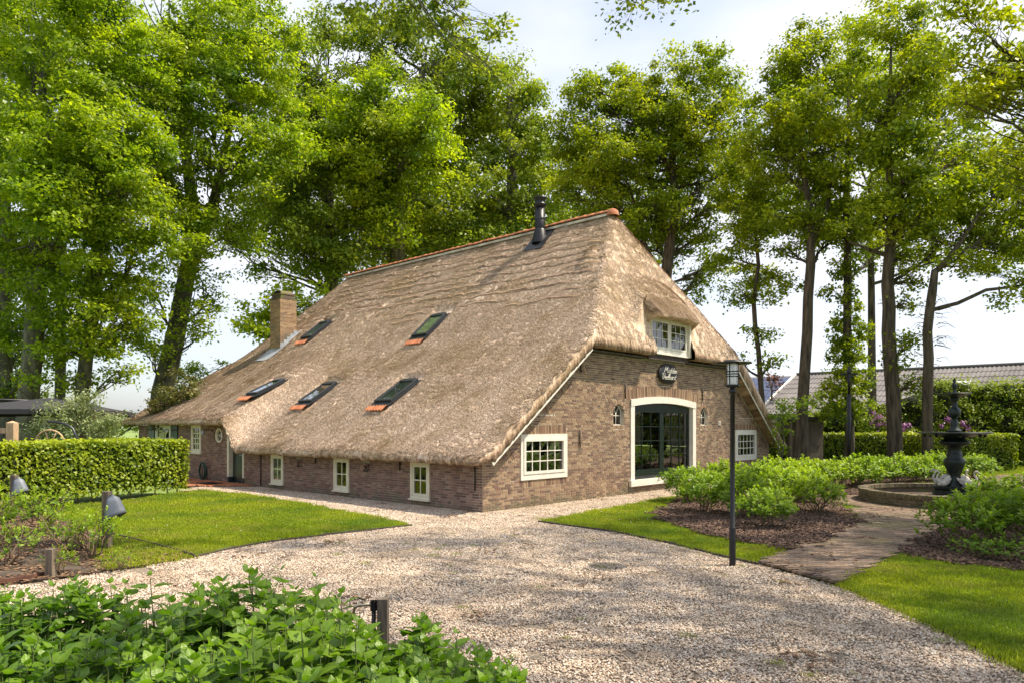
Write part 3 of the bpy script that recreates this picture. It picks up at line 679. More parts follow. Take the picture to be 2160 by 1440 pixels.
for r in range(nz):
    z = .01 + r * (BH + BG) + BH / 2; off = (r % 2) * BL * .5 + random.uniform(0, .03)
    if z + BH / 2 > 4.02: break
    zt = z + BH / 2; e0 = slope_u(zt) if zt > 1.13 else 0
    for za, zb, x0, x1, xq, L in teeth:
        if za <= z <= zb: e0 = max(e0, xq + (x1 - xq) * (z - za) / (zb - za) + .01)
    e0 = max(e0, .0); lo, hi = e0, WID - e0
    holes = []
    for o in GAB:
        if o['k'] == 'win' and o['z0'] - .005 < z + BH / 2 and z - BH / 2 < o['z1'] + .005: holes.append((o['u0'] - .005, o['u1'] + .005))
        if o['k'] == 'door' and o['z0'] < z + BH / 2 and z - BH / 2 < 2.90: holes.append((o['u0'] - .005, o['u1'] + .005))
        if o['k'] == 'arch':
            uc = (o['u0'] + o['u1']) / 2; hw_ = .27; zc = o['z1'] - .27
            if o['z0'] < z + BH / 2 and z < zc: holes.append((uc - hw_, uc + hw_))
            elif zc <= z < zc + .40: holes.append((uc - math.sqrt(.40 ** 2 - (z - zc) ** 2), uc + math.sqrt(.40 ** 2 - (z - zc) ** 2)))
            if o['z0'] - .11 < z < o['z0']: holes.append((uc - .3, uc + .3))
    for a, b, z0, z1 in lintels + sills:
        if a > 5 and a < 10 and z0 > 2:
            if z > 2.74 and z - BH / 2 < 3.22: hf_ = 2.2 * min(1, math.sqrt(max(0, (3.235 - z - BH / 2) / .14)) / 1.12); holes.append((8.085 - hf_, 8.085 + hf_))
        elif z0 - .005 < z < z1 + .004: holes.append((a, b))
    x = lo - off
    while x < hi:
        l = BL if random.random() > .12 else BL * .5
        a = max(x, lo); b = min(x + l, hi)
        if b - a > .035:
            for p, q_ in sub_int(a, b, holes):
                if q_ - p > .03: bricks.append(((p + q_) / 2, z, q_ - p - BG * .4, BH, 0))
        x += l + BG
for mir in (0, 1):                          # braided brick triangles along the slope
    for za, zb, x0, x1, xq, L in teeth:
        n = round(L / (BH + BG)); ct = L / n
        for k in range(n):
            t = (k + .5) * ct; dep = t * math.tan(ang)
            d = 0
            while d < dep - .03:
                l = min(BL, dep - d)
                px_ = x0 + t * math.cos(ang) + (d + l / 2) * math.sin(ang); pz_ = za + t * math.sin(ang) - (d + l / 2) * math.cos(ang)
                bricks.append((WID - px_ if mir else px_, pz_, l - BG, BH, (math.pi / 2 - ang) if mir else (ang - math.pi / 2))); d += BL
def soldier(a, b, z0, z1, arch=None):
    n = int((b - a) / (BH + BG)); st = (b - a) / n
    for k in range(n):
        x = a + (k + .5) * st; zo = 0; an = math.pi / 2
        if arch: m = (x - 8.085) / 1.965; zo = -.14 * m * m; an += m * -.12
        bricks.append((x, (z0 + z1) / 2 + zo, z1 - z0 - .004, st - BG, an))
for a, b, z0, z1 in lintels: soldier(a, b, z0 + .01, z1, arch=(a > 5 and a < 10))
for a, b, z0, z1 in sills: soldier(a, b, z0, z1 - .008)
for o in GAB:
    if o['k'] == 'arch':
        uc = (o['u0'] + o['u1']) / 2; zc = o['z1'] - .27; soldier(uc - .3, uc + .3, o['z0'] - .105, o['z0'] - .005)
        for k in range(14):
            t = math.pi * (k + .5) / 14; bricks.append((uc + .335 * math.cos(t), zc + .335 * math.sin(t), .115, .06, t))
def put_bricks(lst, wall, mat, mapf, nsingle, key):
    """the bricks that show largest are parts of the wall, the rest one joined part"""
    lst = sorted(lst, key=key); kinds = []
    for k in range(10):
        mb = MB().box((0, 0, 0), (1, 1, 1), tone=k / 9); mb.v = [(x + random.uniform(-.012, .012), y, z + random.uniform(-.04, .04)) for x, y, z in mb.v]; kinds.append(mb.mesh('brick_kind', mat))
    big = MB()
    for i, (x, z, l, h_, an) in enumerate(lst):
        pr = .009 + random.gauss(0, .0022)
        loc, rot = mapf(x, z, pr, an)
        if i < nsingle:
            o = link('brick', random.choice(kinds), wall, loc, rot.to_euler()); o.scale = (l, .03, h_)
        else: big.box(loc, (l, .03, h_), rot)
    big.obj('brickwork', mat, wall, kind='stuff')
def map_g(x, z, pr, an): return Vector((x, .015 - pr, z)), Matrix.Rotation(-an, 3, 'Y')
def map_s(x, z, pr, an): return Vector((.015 - pr, x, z)), Matrix.Rotation(R(90), 3, 'Z') @ Matrix.Rotation(-an, 3, 'Y')
put_bricks(bricks, gable_wall, M['brick_gable'], map_g, 180, lambda b: b[0] + (0 if b[4] == 0 else .3))
sb = []
for r in range(36):
    z = .01 + r * (BH + BG) + BH / 2; off = (r % 2) * BL * .5; x = .0 - off
    while x < LEN:
        l = BL if random.random() > .1 else BL * .5
        a = max(x, 0.005); b = min(x + l, LEN)
        if b - a > .03 and z + BH / 2 < top_s(max(a, 0)) + .02:
            holes = [(o['v0'] - .005, o['v1'] + .005) for o in SIDE if o['z0'] - .07 * (o['z0'] > .5) < z + BH / 2 and z - BH / 2 < o['z1']]
            holes += [(o['v0'] - .02, o['v1'] + .02) for o in SLIT if o['z0'] < z + BH / 2 and z - BH / 2 < o['z1'] + .08]
            if abs(z - RND[1]) < .42: q_ = math.sqrt(.42 ** 2 - (z - RND[1]) ** 2); holes.append((RND[0] - q_, RND[0] + q_))
            for p, q_ in sub_int(a, b, holes): sb.append(((p + q_) / 2, z, q_ - p - BG * .4, BH, 0))
        x += l + BG
for k in range(40):
    t = 2 * math.pi * k / 40; sb.append((RND[0] + .36 * math.cos(t), RND[1] + .36 * math.sin(t), .11, .05, t))
for o in SIDE[:3]:
    n = 11
    for k in range(n): sb.append((o['v0'] + (k + .5) * .73 / n, .115, .10, .055, math.pi / 2))
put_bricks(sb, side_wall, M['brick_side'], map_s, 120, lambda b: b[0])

# ---- windows
def pane_grid(W_, x0, x1, z0, z1, nx, nz_, y, bar=.024, gl='glass', wm='white', dep=.03):
    """glazing bars in one frame piece and each pane of glass a part of the window"""
    fr = MB(); dx = (x1 - x0) / nx; dz = (z1 - z0) / nz_
    for i in range(1, nx): fr.bx(x0 + i * dx - bar / 2, x0 + i * dx + bar / 2, y - dep / 2, y + dep / 2, z0, z1)
    for j in range(1, nz_): fr.bx(x0, x1, y - dep / 2 - .002, y + dep / 2 + .002, z0 + j * dz - bar / 2, z0 + j * dz + bar / 2)
    fr.obj('glazing_bars', M[wm], W_)
    for i in range(nx):
        for j in range(nz_):
            a0, a1 = x0 + i * dx, x0 + (i + 1) * dx; b0, b1 = z0 + j * dz, z0 + (j + 1) * dz
            t1, t2 = random.gauss(0, .0015), random.gauss(0, .0015)
            MB().add([(a0, y + t1, b0), (a1, y - t1, b0), (a1, y + t2, b1), (a0, y - t2, b1)], [(0, 1, 2, 3)]).obj('pane', M[gl], W_)
def rect_frame(mb, x0, x1, z0, z1, t, y0, y1, tb=None):
    tb = tb or t
    mb.bx(x0, x1, y0, y1, z0, z0 + tb).bx(x0, x1, y0, y1, z1 - t, z1); mb.bx(x0, x0 + t, y0 + .001, y1 - .001, z0 + tb, z1 - t).bx(x1 - t, x1, y0 + .001, y1 - .001, z0 + tb, z1 - t); return mb
def window_at(name, ox, oy, oz, rz, parent=H):
    e = empty(name, (ox, oy, oz), rz); e.parent = parent; return e
for o in GAB:
    if o['k'] == 'win':
        e = window_at('window', o['u0'], 0, o['z0'], 0); w_, h_ = o['u1'] - o['u0'], o['z1'] - o['z0']
        fr = rect_frame(MB(), 0, w_, 0, h_, .17, -.035, .08, .20); fr.obj('frame', M['white'], e)
        rect_frame(MB(), .10, w_ - .10, .14, h_ - .10, .075, -.05, -.036, .07).obj('moulding', M['white'], e)
        pane_grid(e, .17, w_ - .17, .20, h_ - .17, 5, 3, .02)
    if o['k'] == 'arch':
        e = window_at('arched_window', (o['u0'] + o['u1']) / 2, .10, o['z0'], 0); zc = o['z1'] - o['z0'] - .27
        mb = MB(); pts = [(-.25, 0, 0), (-.25, 0, zc)] + [(-.25 * math.cos(t), 0, zc + .25 * math.sin(t)) for t in np.linspace(.15, math.pi - .15, 12)] + [(.25, 0, zc), (.25, 0, 0)]
        mb.tube(pts, .018, 6); mb.bx(-.26, .26, -.02, .02, -.01, .02); mb.tube([(0, 0, 0), (0, 0, zc + .02)], .012, 6); mb.tube([(-.25, 0, zc - .06), (.25, 0, zc - .06)], .012, 6)
        mb.tube([(0, 0, zc - .06), (-.06, 0, zc + .1), (-.15, 0, zc + .18)], .011, 6); mb.tube([(0, 0, zc - .06), (.06, 0, zc + .1), (.15, 0, zc + .18)], .011, 6)
        mb.obj('frame', M['white'], e)
        ar = [(-.25, 0), (.25, 0)] + [(.25 * math.cos(t), zc + .25 * math.sin(t)) for t in np.linspace(0, math.pi, 12)]
        MB().add([(x, .012, z) for x, z in ar], [tuple(range(len(ar)))]).obj('pane', M['glass'], e)
        if o['u0'] < 8: MB().bx(-.3, .3, .55, .56, -.1, .7).obj('blind', M['cabinet'], e)
        else: MB().bx(-.3, .3, .45, .46, -.1, .7).obj('blind', M['cabinet'], e)
# big glazed barn door
o = GAB[2]; D_ = window_at('barn_door', o['u0'], 0, o['z0'], 0); w_, h_ = o['u1'] - o['u0'], o['z1'] - o['z0']; cx = w_ / 2
def dt(x, base): m = (x - cx) / cx; return base - .14 * m * m
mb = MB(); mb.bx(0, .20, -.04, .16, 0, h_ - .12).bx(w_ - .20, w_, -.04, .16, 0, h_ - .12)
n = 24
for i in range(n):
    a, b = w_ * i / n, w_ * (i + 1) / n; mb.add([(a, -.05, dt(a, h_) - .20), (b, -.05, dt(b, h_) - .20), (b, .16, dt(b, h_) - .20), (a, .16, dt(a, h_) - .20), (a, -.05, dt(a, h_)), (b, -.05, dt(b, h_)), (b, .16, dt(b, h_)), (a, .16, dt(a, h_))], [(0, 3, 2, 1), (4, 5, 6, 7), (0, 1, 5, 4), (2, 3, 7, 6)] + ([(3, 0, 4, 7)] if i == 0 else []) + ([(1, 2, 6, 5)] if i == n - 1 else []))
mb.obj('frame', M['white'], D_)
MB().bx(-.06, w_ + .06, -.09, .10, -.18, -.002).obj('sill', M['white'], D_)
mb = MB(); mb.bx(.20, w_ - .20, .06, .16, .002, .09); mb.obj('threshold', M['anthracite'], D_)
for k in (0, 1):
    a, b = (.205, cx - .003) if k == 0 else (cx + .003, w_ - .205); L_d = empty('door_leaf'); L_d.parent = D_
    top = h_ - .23
    mb = MB(); st = .11; mb.bx(a, a + st, .10, .155, .09, top - .02).bx(b - st, b, .10, .155, .09, top - .02).bx(a + st, b - st, .101, .154, .09, .27)
    m = 10
    for i in range(m):
        p, q_ = a + (b - a) * i / m, a + (b - a) * (i + 1) / m
        mb.add([(p, .099, top - .26 ), (q_, .099, top - .26), (q_, .156, top - .26), (p, .156, top - .26), (p, .099, dt(p, h_) - .20), (q_, .099, dt(q_, h_) - .20), (q_, .156, dt(q_, h_) - .20), (p, .156, dt(p, h_) - .20)], [(0, 3, 2, 1), (4, 5, 6, 7), (0, 1, 5, 4), (2, 3, 7, 6)])
    mb.obj('leaf_frame', M['darkgreen'], L_d)
    x0, x1, z0, z1 = a + st, b - st, .27, top - .26; nx, nzz = 3, 4
    fr = MB()
    for i in range(1, nx): fr.bx(x0 + (x1 - x0) * i / nx - .013, x0 + (x1 - x0) * i / nx + .013, .11, .145, z0, z1)
    for j in range(1, nzz): fr.bx(x0, x1, .108, .147, z0 + (z1 - z0) * j / nzz - .013, z0 + (z1 - z0) * j / nzz + .013)
    fr.obj('glazing_bars', M['darkgreen'], L_d)
    for i in range(nx):
        for j in range(nzz):
            p, q_ = x0 + (x1 - x0) * i / nx, x0 + (x1 - x0) * (i + 1) / nx; r_, s_ = z0 + (z1 - z0) * j / nzz, z0 + (z1 - z0) * (j + 1) / nzz; t1 = random.gauss(0, .001)
            MB().add([(p, .128 + t1, r_), (q_, .128 - t1, r_), (q_, .128 + t1, s_), (p, .128, s_)], [(0, 1, 2, 3)]).obj('pane', M['glass'], L_d)
# dormer window
u0, u1, z0, z1 = DORM; e = window_at('dormer_window', u0, -.16, z0, 0); w_, h_ = u1 - u0, z1 - z0
fr = rect_frame(MB(), 0, w_, 0, h_, .06, -.04, .10, .12); fr.bx(w_ / 2 - .03, w_ / 2 + .03, -.035, .09, .12, h_ - .06); fr.bx(-.08, w_ + .08, -.09, .02, -.05, .0)
fr.bx(-.09, -.001, .0, .7, -.04, h_ + .3); fr.bx(w_ + .001, w_ + .10, -.12, .7, -.04, h_ + .05); fr.obj('frame', M['white'], e); MB().bx(-.09, w_ + .10, -.03, .03, -.22, -.051).obj('shadow_infill', M['darkwood'], e)  # last piece: infill below the sill, dark colour stands in for shadow
for a, b in ((.065, w_ / 2 - .035), (w_ / 2 + .035, w_ - .065)):
    sash = rect_frame(MB(), a, b, .125, h_ - .065, .06, -.045, .02); sash.obj('sash', M['white'], e); pane_grid(e, a + .06, b - .06, .185, h_ - .125, 3, 3, -.01, .02)
# side windows
for o in SIDE[:3] + SIDE[4:]:
    e = window_at('window', 0, o['v1'], o['z0'], -R(90)); w_, h_ = o['v1'] - o['v0'], o['z1'] - o['z0']    # local x runs to -v, -y is outward
    t_ = .07 if w_ < 1 else .12
    rect_frame(MB(), 0, w_, 0, h_, t_, -.045, .06, t_ * 1.1).obj('frame', M['cream'], e)
    rect_frame(MB(), t_ + .003, w_ - t_ - .003, t_ * 1.1 + .003, h_ - t_ - .003, .06, -.03, .03).obj('sash', M['cream'], e)
    MB().bx(-.03, w_ + .03, -.09, .02, -.035, -.002).obj('sill', M['cream'] if w_ < 1 else M['darkgreen'], e)
    nx, nzz = (2, 2) if o['z0'] < .5 else ((3, 4) if w_ < 1 else (2, 2))
    pane_grid(e, t_ + .063, w_ - t_ - .063, t_ + .07, h_ - t_ - .063, nx, nzz, 0, .028, wm='cream')
# shutters beside the far window
for v0 in (16.52, 18.72):
    e = MB(); e.bx(-.055, -.02, v0, v0 + .6, .95, 2.03)
    sh = e.obj('shutter', M['shutter'], H)
    MB().bx(-.07, -.056, v0 + .04, v0 + .56, 1.1, 1.16).bx(-.07, -.056, v0 + .04, v0 + .56, 1.8, 1.86).obj('strap_hinge', M['black'], sh)
for o in SLIT:
    e = window_at('slit_window', .08, (o['v0'] + o['v1']) / 2, o['z0'], -R(90))
    MB().tube([(-.12, 0, 0), (0, 0, .24), (.12, 0, 0), (-.12, 0, 0)], .013, 5).obj('frame', M['cream'], e)
    MB().add([(-.12, .01, 0), (.12, .01, 0), (0, .01, .24)], [(0, 1, 2)]).obj('pane', M['glass'], e)
    mb = MB()
    for sgn in (-1, 1):
        for k in range(3): mb.box((sgn * (.15 - k * .05), -.075, .03 + k * .085), (.09, .06, .05), Matrix.Rotation(-sgn * .9, 3, 'Y') if False else None)
    mb.obj('corbel_brick', M['brick_side'], e)
# round window
e = window_at('round_window', .06, RND[0], RND[1], -R(90))
ax = Matrix.Rotation(R(90), 3, 'X')
MB().lathe([(.20, -.02), (.20, .06), (.27, .06), (.27, -.02), (.20, -.02)], 28, ax=ax).obj('frame', M['cream'], e)
mb = MB(); 
for sx in (-1, 1): mb.tube([(sx * .20, 0, .0), (sx * .05, 0, 0.0)], .012, 6); mb.tube([(sx * .13, 0, .16), (sx * .02, 0, .0), (sx * .13, 0, -.16)], .014, 6)
mb.obj('glazing_bars', M['cream'], e)
MB().add([(.2 * math.cos(t), .01, .2 * math.sin(t)) for t in np.linspace(0, 6.1, 20)], [tuple(range(20))]).obj('pane', M['glass'], e)
# front door in the side wall
o = SIDE[3]; e = window_at('front_door', 0, o['v1'], o['z0'], -R(90)); w_, h_ = o['v1'] - o['v0'], o['z1'] - o['z0']
MB().bx(0, .13, -.05, .14, .22, h_).bx(w_ - .10, w_, -.02, .14, .22, 1.5).bx(.13, .55, -.03, .14, h_ - .06, h_).obj('frame', M['cream'], e)
MB().bx(0, .13, -.055, .14, 0, .22).bx(w_ - .10, w_, -.03, .14, 0, .22).obj('plinth_block', M['anthracite'], e)
dl = MB().bx(.135, w_ - .105, .10, .15, .02, h_ - .07); dl = dl.obj('door_leaf', M['darkgreen'], e); rect_frame(MB(), .26, w_ - .23, 1.0, 1.75, .03, .085, .099).bx(.26, w_ - .23, .085, .099, .2, .85).obj('door_panel', M['darkgreen'], dl)
MB().lathe([(.02, 0), (.045, .01), (.04, .03), (0, .04)], 12, (.6, .08, 1.45), ax=Matrix.Rotation(R(90), 3, 'X')).tube([(.85, .08, .98), (.85, .04, .98), (.75, .04, .98)], .012, 6).obj('handle', M['lead'], dl)
MB().bx(-.03, w_ + .05, -.12, .16, -.05, .018).obj('doorstep', M['lead'], e)
# white verge boards under the thatch
for mir in (0, 1):
    mb = MB()
    a = (-.06, 1.10); b = (3.72, 1.10 + 3.78 * .765)
    poly = [a, (b[0], b[1]), (b[0] - .05, b[1] + .08), (a[0] - .05, a[1] + .08)]
    if mir: poly = [(WID - x, z) for x, z in poly]
    mb.prism(poly, -.41, -.385); mb.obj('verge_board', M['white'], H)
# soft soffit under the hip eave
MB().bx(3.77, 6.7, -.16, -.01, 3.99, 4.03).obj('eave_board', M['darkwood'], H); MB().bx(9.4, WID - 3.77, -.16, -.01, 3.99, 4.03).obj('eave_board', M['darkwood'], H)
# wall anchors
for u_, za, zb in ((3.69, 3.42, 3.88), (5.83, 2.78, 3.22), (10.52, 2.82, 3.26), (3.65, 1.42, 1.90)): MB().tube([(u_, -.045, za), (u_, -.03, (za + zb) / 2), (u_, -.045, zb)], .018, 6).obj('wall_anchor', M['black'], H)
for v_, za, zb in ((.22, .5, 1.08), (2.97, .85, 1.08), (6.9, .9, 1.08)): MB().tube([(-.035, v_, za), (-.03, v_, zb)], .016, 6).obj('wall_anchor', M['black'], H)
MB().tube([(-.03, 10.12, 1.1), (-.03, 10.12, .06)], .018, 6).obj('rain_pipe', M['darkwood'], H)
# lamp by the front door
e = window_at('wall_lamp', -.02, 13.62, 1.78, 0)
MB().tube([(0, 0, .05), (-.18, .02, .1), (-.30, .05, .05)], .012, 6).lathe([(.0, 0), (.05, 0), (.05, .02)], 10, (0, 0, .04), ax=Matrix.Rotation(R(90), 3, 'Y')).obj('arm', M['black'], e)
MB().lathe([(.015, .06), (.03, .04), (.07, -.10), (.068, -.10), (.02, .04)], 14, (-.32, .05, .0)).obj('shade', M['lead'], e)
# ---- name sign
sg = empty('name_sign', (8.18, -.05, 3.62), 0); sg.parent = H
ax = Matrix.Rotation(R(90), 3, 'X') 
MB().lathe([(.0, -.0), (.36, -.0), (.385, .012), (.385, .035), (.36, .05), (.0, .05)], 40, ax=Matrix.Scale(1.50, 3, (1, 0, 0)) @ Matrix.Scale(.80, 3, (0, 0, 1)) @ ax).obj('plate', M['black'], sg)
def stroke_text(word, x, z, sc, parent):
    G_ = {'M': [[(0, 0), (.12, .5), (.2, 1)], [(.2, 1), (.33, .35)], [(.33, .35), (.6, 1)], [(.6, 1), (.56, .4), (.62, 0), (.72, .06)]], 'i': [[(0, .5), (-.03, .1), (.05, 0), (.12, .06)], [(.05, .68), (.06, .72)]],
          'd': [[(.22, .42), (.1, .5), (0, .3), (.02, .05), (.14, 0), (.24, .2)], [(.36, .92), (.26, .45), (.22, .1), (.3, 0), (.36, .06)]], 'e': [[(0, .22), (.16, .32), (.18, .46), (.08, .5), (-.02, .3), (.0, .06), (.1, 0), (.24, .1)]],
          'n': [[(0, .5), (-.04, 0)], [(-.03, .2), (.1, .46), (.2, .44), (.16, .1), (.22, 0), (.3, .06)]], 'V': [[(-.05, .8), (.05, .95), (.1, .8), (.04, .3), (.12, 0), (.3, .3), (.42, .8), (.36, 1), (.3, .9)]],
          'l': [[(0, .2), (.14, .7), (.14, .95), (.06, .9), (-.02, .3), (.04, 0), (.12, .05)]], 'h': [[(.1, .98), (-.02, 0)], [(0, .2), (.12, .46), (.2, .42), (.16, .1), (.24, 0), (.3, .06)]], 'o': [[(.1, .5), (0, .3), (.02, .04), (.12, 0), (.2, .2), (.18, .42), (.1, .5)]],
          'r': [[(0, .5), (-.03, 0)], [(-.02, .25), (.08, .46), (.16, .48)]], 's': [[(.16, .46), (.04, .44), (.02, .34), (.12, .2), (.1, .02), (-.04, .02)]], 't': [[(.1, .8), (.0, .1), (.06, 0), (.14, .06)], [(-.06, .52), (.18, .56)]]}
    AD = dict(M=.84, i=.2, d=.42, e=.28, n=.36, V=.48, l=.2, h=.36, o=.28, r=.2, s=.24, t=.22); mb = MB()
    for c in word:
        for st in G_[c]: mb.tube([(x + (px_ + pz_ * .16) * sc, 0, z + pz_ * sc) for px_, pz_ in st], .0062, 5, sm=False)
        x += AD[c] * sc
    return mb
a = stroke_text('Midden', -.175, .035, .19, sg); a.v = [(x * 1.7, y - .054, z) for x, y, z in a.v]; a.obj('lettering', M['white'], sg)
a = stroke_text('Veelhorst', -.245, -.175, .20, sg); a.v = [(x * 1.7, y - .054, z) for x, y, z in a.v]; a.obj('lettering', M['white'], sg)
MB().bx(11.72, 11.86, -.03, -.008, 2.02, 2.16).obj('number_plate', M['white'], H); MB().bx(11.77, 11.81, -.036, -.031, 2.05, 2.13).obj('number_mark', M['anthracite'], H)
# ---- skylights
for i, (uc, vc, zc, sl) in enumerate(SK):
    an = math.atan(sl); e = empty('skylight', (uc, vc, zc)); e.rotation_euler = (0, -an, 0); e.parent = H
    lx, ly = .62, .40
    mb = MB(); mb.bx(-lx, lx, -ly, -ly + .09, .0, .10).bx(-lx, lx, ly - .09, ly, .0, .10).bx(-lx, -lx + .10, -ly + .091, ly - .091, .001, .098).bx(lx - .14, lx + .02, -ly + .091, ly - .091, .001, .112); fr = mb.obj('frame', M['anthracite'], e); bevel(fr, .01)
    MB().add([(-lx + .1, -ly + .09, .075), (lx - .14, -ly + .09, .075), (lx - .14, ly - .09, .075), (-lx + .1, ly - .09, .075)], [(0, 1, 2, 3)]).obj('pane', M['glass_sky'], e)
    MB().bx(-lx + .1, lx - .1, -ly + .09, ly - .09, .040, .050).obj('blind', M['skyl'] if i in (1, 0) else M['cabinet'], e)
    MB().bx(-lx - .22, -lx - .001, -ly - .04, ly + .04, .0, .035).bx(-lx - .03, lx + .05, -ly - .06, -ly - .001, -.01, .03).bx(-lx - .03, lx + .05, ly + .001, ly + .06, -.01, .03).obj('flashing', M['anthracite'], e)
    for k in range(6):
        y0 = -ly - .02 + k * (2 * ly + .04) / 6; wd = (2 * ly + .04) / 6; vs = []
        for x, z in ((-lx - .21, .045), (-lx - .40, .015)):
            for j in range(6): t = j / 5; vs.append((x, y0 + wd * t, z + .028 * math.sin(t * math.pi * 2 + .4)))
        vs += [(x, y, z - .03) for x, y, z in vs[6:]]
        MB().add(vs, [(j, j + 1, 7 + j, 6 + j) for j in range(5)] + [(6 + j, 7 + j, 13 + j, 12 + j) for j in range(5)]).obj('tile', M['terracotta'], e)
# ---- brick chimney
uc, vc, zc = CHM
def unproj(px, py, Y): x, y, z = at(px, py, Y); x -= C0[0]; y -= C0[1]; return x * g[0] + y * g[1], x * s[0] + y * s[1], z
Ych = C0[1] + uc * g[1] + vc * s[1]; ztopc = CH + (HY - 628) * Ych / F
che = empty('chimney', (uc, vc, 0)); che.parent = H
cwu, cwv = .78, .85
MB().bx(.012, cwu - .012, .012, cwv - .012, zc - .3, ztopc - .02).obj('chimney_core', M['mortar'], che)
cb = MB(); z = zc - .2; r = 0
while z < ztopc - .05:
    for face in range(4):
        Lf = cwu if face % 2 == 0 else cwv; x = -(.1 if r % 2 else 0)
        while x < Lf:
            a, b = max(x, 0), min(x + BL, Lf)
            if b - a > .03:
                m = (a + b) / 2; l = b - a - .008; yy = random.gauss(0, .0015)
                if face == 0: cb.box((m, .0 + .02 + yy, z), (l, .04, BH))
                elif face == 1: cb.box((cwu - .02 + yy, m, z), (.04, l, BH))
                elif face == 2: cb.box((m, cwv - .02, z), (l, .04, BH))
                else: cb.box((.02 + yy, m, z), (.04, l, BH))
            x += BL + BG
    z += BH + BG; r += 1
cb.obj('brickwork', M['brick_yellow'], che, kind='stuff')
MB().bx(-.0, cwu, 0, cwv, ztopc - .05, ztopc + .03).bx(.06, cwu - .06, .05, cwv - .05, ztopc + .03, ztopc + .17).bx(.03, cwu - .03, .03, cwv - .03, ztopc + .17, ztopc + .22).obj('chimney_cap', M['brick_old'], che)
mb = MB(); vs = []
for j in range(7):
    t = math.pi * j / 6
    for x in (.1, cwu - .1): vs.append((x, cwv / 2 - (cwv / 2 - .08) * math.cos(t), ztopc + .22 + .17 * math.sin(t)))
mb.add(vs, [(2 * j, 2 * j + 1, 2 * j + 3, 2 * j + 2) for j in range(6)]); c_ = mb.obj('chimney_hood', M['brick_old'], che); c_.modifiers.new('s', 'SOLIDIFY').thickness = .05
# stepped lead on the face towards the gable, lead apron below
mb = MB(); n = 5
for k in range(n):
    u_a = cwu * k / n; u_b = cwu * (k + 1) / n; zb_ = float(ztop(uc + u_a, vc - .02, False)) - .15; zt_ = float(ztop(uc + u_b, vc - .02, False)) + .16
    mb.bx(u_a, u_b - .004, -.014, -.006, zb_, zt_)
mb.obj('step_flashing', M['lead'], che)
mb = MB(); vs = []
ap = [(-.55, -.30), (-.05, -.16), (.02, -.16), (.9, -.14)]
for (uo, vo) in ((-.72, .0), (-.55, -.16), (-.05, -.18), (.3, -.18), (.9, -.18)): vs.append((uo, vo, float(ztop(uc + uo, vc + vo, False)) + .06))
for (uo, vo) in ((-.72, cwv), (-.55, cwv), (-.03, cwv), (.3, -.01), (.9, -.01)): vs.append((uo, vo, float(ztop(uc + uo, vc + vo, False)) + .09))
mb.add(vs, [(k, k + 1, k + 6, k + 5) for k in range(4)]); c_ = mb.obj('lead_apron', M['lead'], che); c_.modifiers.new('s', 'SOLIDIFY').thickness = .01
# ---- black flue
fu = ray_roof(1128, 522); Yf = C0[1] + fu[0] * g[1] + fu[1] * s[1]; scf = F / Yf
xf, yf, _ = at(1139, 500, Yf + .25); xf -= C0[0]; yf -= C0[1]; uf, vf = xf * g[0] + yf * g[1], xf * s[0] + yf * s[1]
e = empty('flue', (uf, vf, 0)); e.parent = H; zt = CH + (HY - 416) * (Yf + .25) / F; zb_ = float(ztop(uf, vf, False)) - .3
MB().tube([(0, 0, zb_), (0, 0, zt - .32)], .175, 20).obj('pipe', M['black'], e)
MB().lathe([(.18, zt - .80), (.19, zt - .79), (.19, zt - .76), (.18, zt - .75)], 20).obj('pipe_band', M['anthracite'], e)
MB().lathe([(.178, zt - .36), (.235, zt - .30), (.235, zt - .27), (.18, zt - .22), (.18, zt - .10), (.235, zt - .08), (.24, zt - .03), (.15, zt), (0, zt)], 24).obj('cowl', M['black'], e)
mb = MB(); vs = []
for a_, b_ in ((-.45, -.42), (.35, -.42), (.35, .42), (-.45, .42)): vs.append((a_, b_, float(ztop(uf + a_, vf + b_, False)) + .05))
mb.add(vs, [(0, 1, 2, 3)]); c_ = mb.obj('base_plate', M['black'], e); c_.modifiers.new('s', 'SOLIDIFY').thickness = .03
MB().lathe([(.30, zb_ + .15), (.20, zb_ + .62), (.18, zb_ + .65)], 20).obj('pipe_collar', M['black'], e)
# ================================================================== FOUNTAIN
FX, FY = FC
ringw = empty('fountain_basin', (FX, FY, 0), 0, 'low round basin wall of mossy old bricks in the paved circle', 'basin')
ck = [MB().box((0, 0, 0), (1, 1, 1), tone=k / 7).mesh('brick_kind', M['brick_old']) for k in range(8)]
RO = 2.2
n = 190
for k in range(n):
    t = 2 * math.pi * k / n; r = RO - .12
    o = link('coping_brick', random.choice(ck), ringw, (r * math.cos(t), r * math.sin(t), .33 + random.gauss(0, .004)), (random.gauss(0, .02), random.gauss(0, .02), t)); o.scale = (.24 + random.gauss(0, .006), 2 * math.pi * RO / n - .010, .10)
for row in range(4):
    m = 62
    for k in range(m):
        t = 2 * math.pi * (k + .5 * (row % 2)) / m
        if math.sin(t) > .45: continue
        o = link('brick', random.choice(ck), ringw, ((RO - .07) * math.cos(t), (RO - .07) * math.sin(t), .075 + row * .062), (0, 0, t + random.gauss(0, .01))); o.scale = (.11, 2 * math.pi * RO / m - .012, .052)
MB().lathe([(RO - .035, .03), (RO - .035, .29), (RO - .2, .30), (RO - .2, .02)], 64).obj('basin_core', M['brick_old'], ringw)
MB().lathe([(RO - .16, .14), (0, .14)], 48).obj('basin_floor', M['soil'], ringw)
q = rng.uniform(0, 6.283, 160); rr = np.sqrt(rng.uniform(0, 1, 160)) * 1.8
scatter('fallen_leaves', np.stack([rr * np.cos(q), rr * np.sin(q), np.full(160, .142)], 1), np.stack([q * 0, q * 0, q], 1), rng.uniform(.5, .9, 160), lt, ringw)
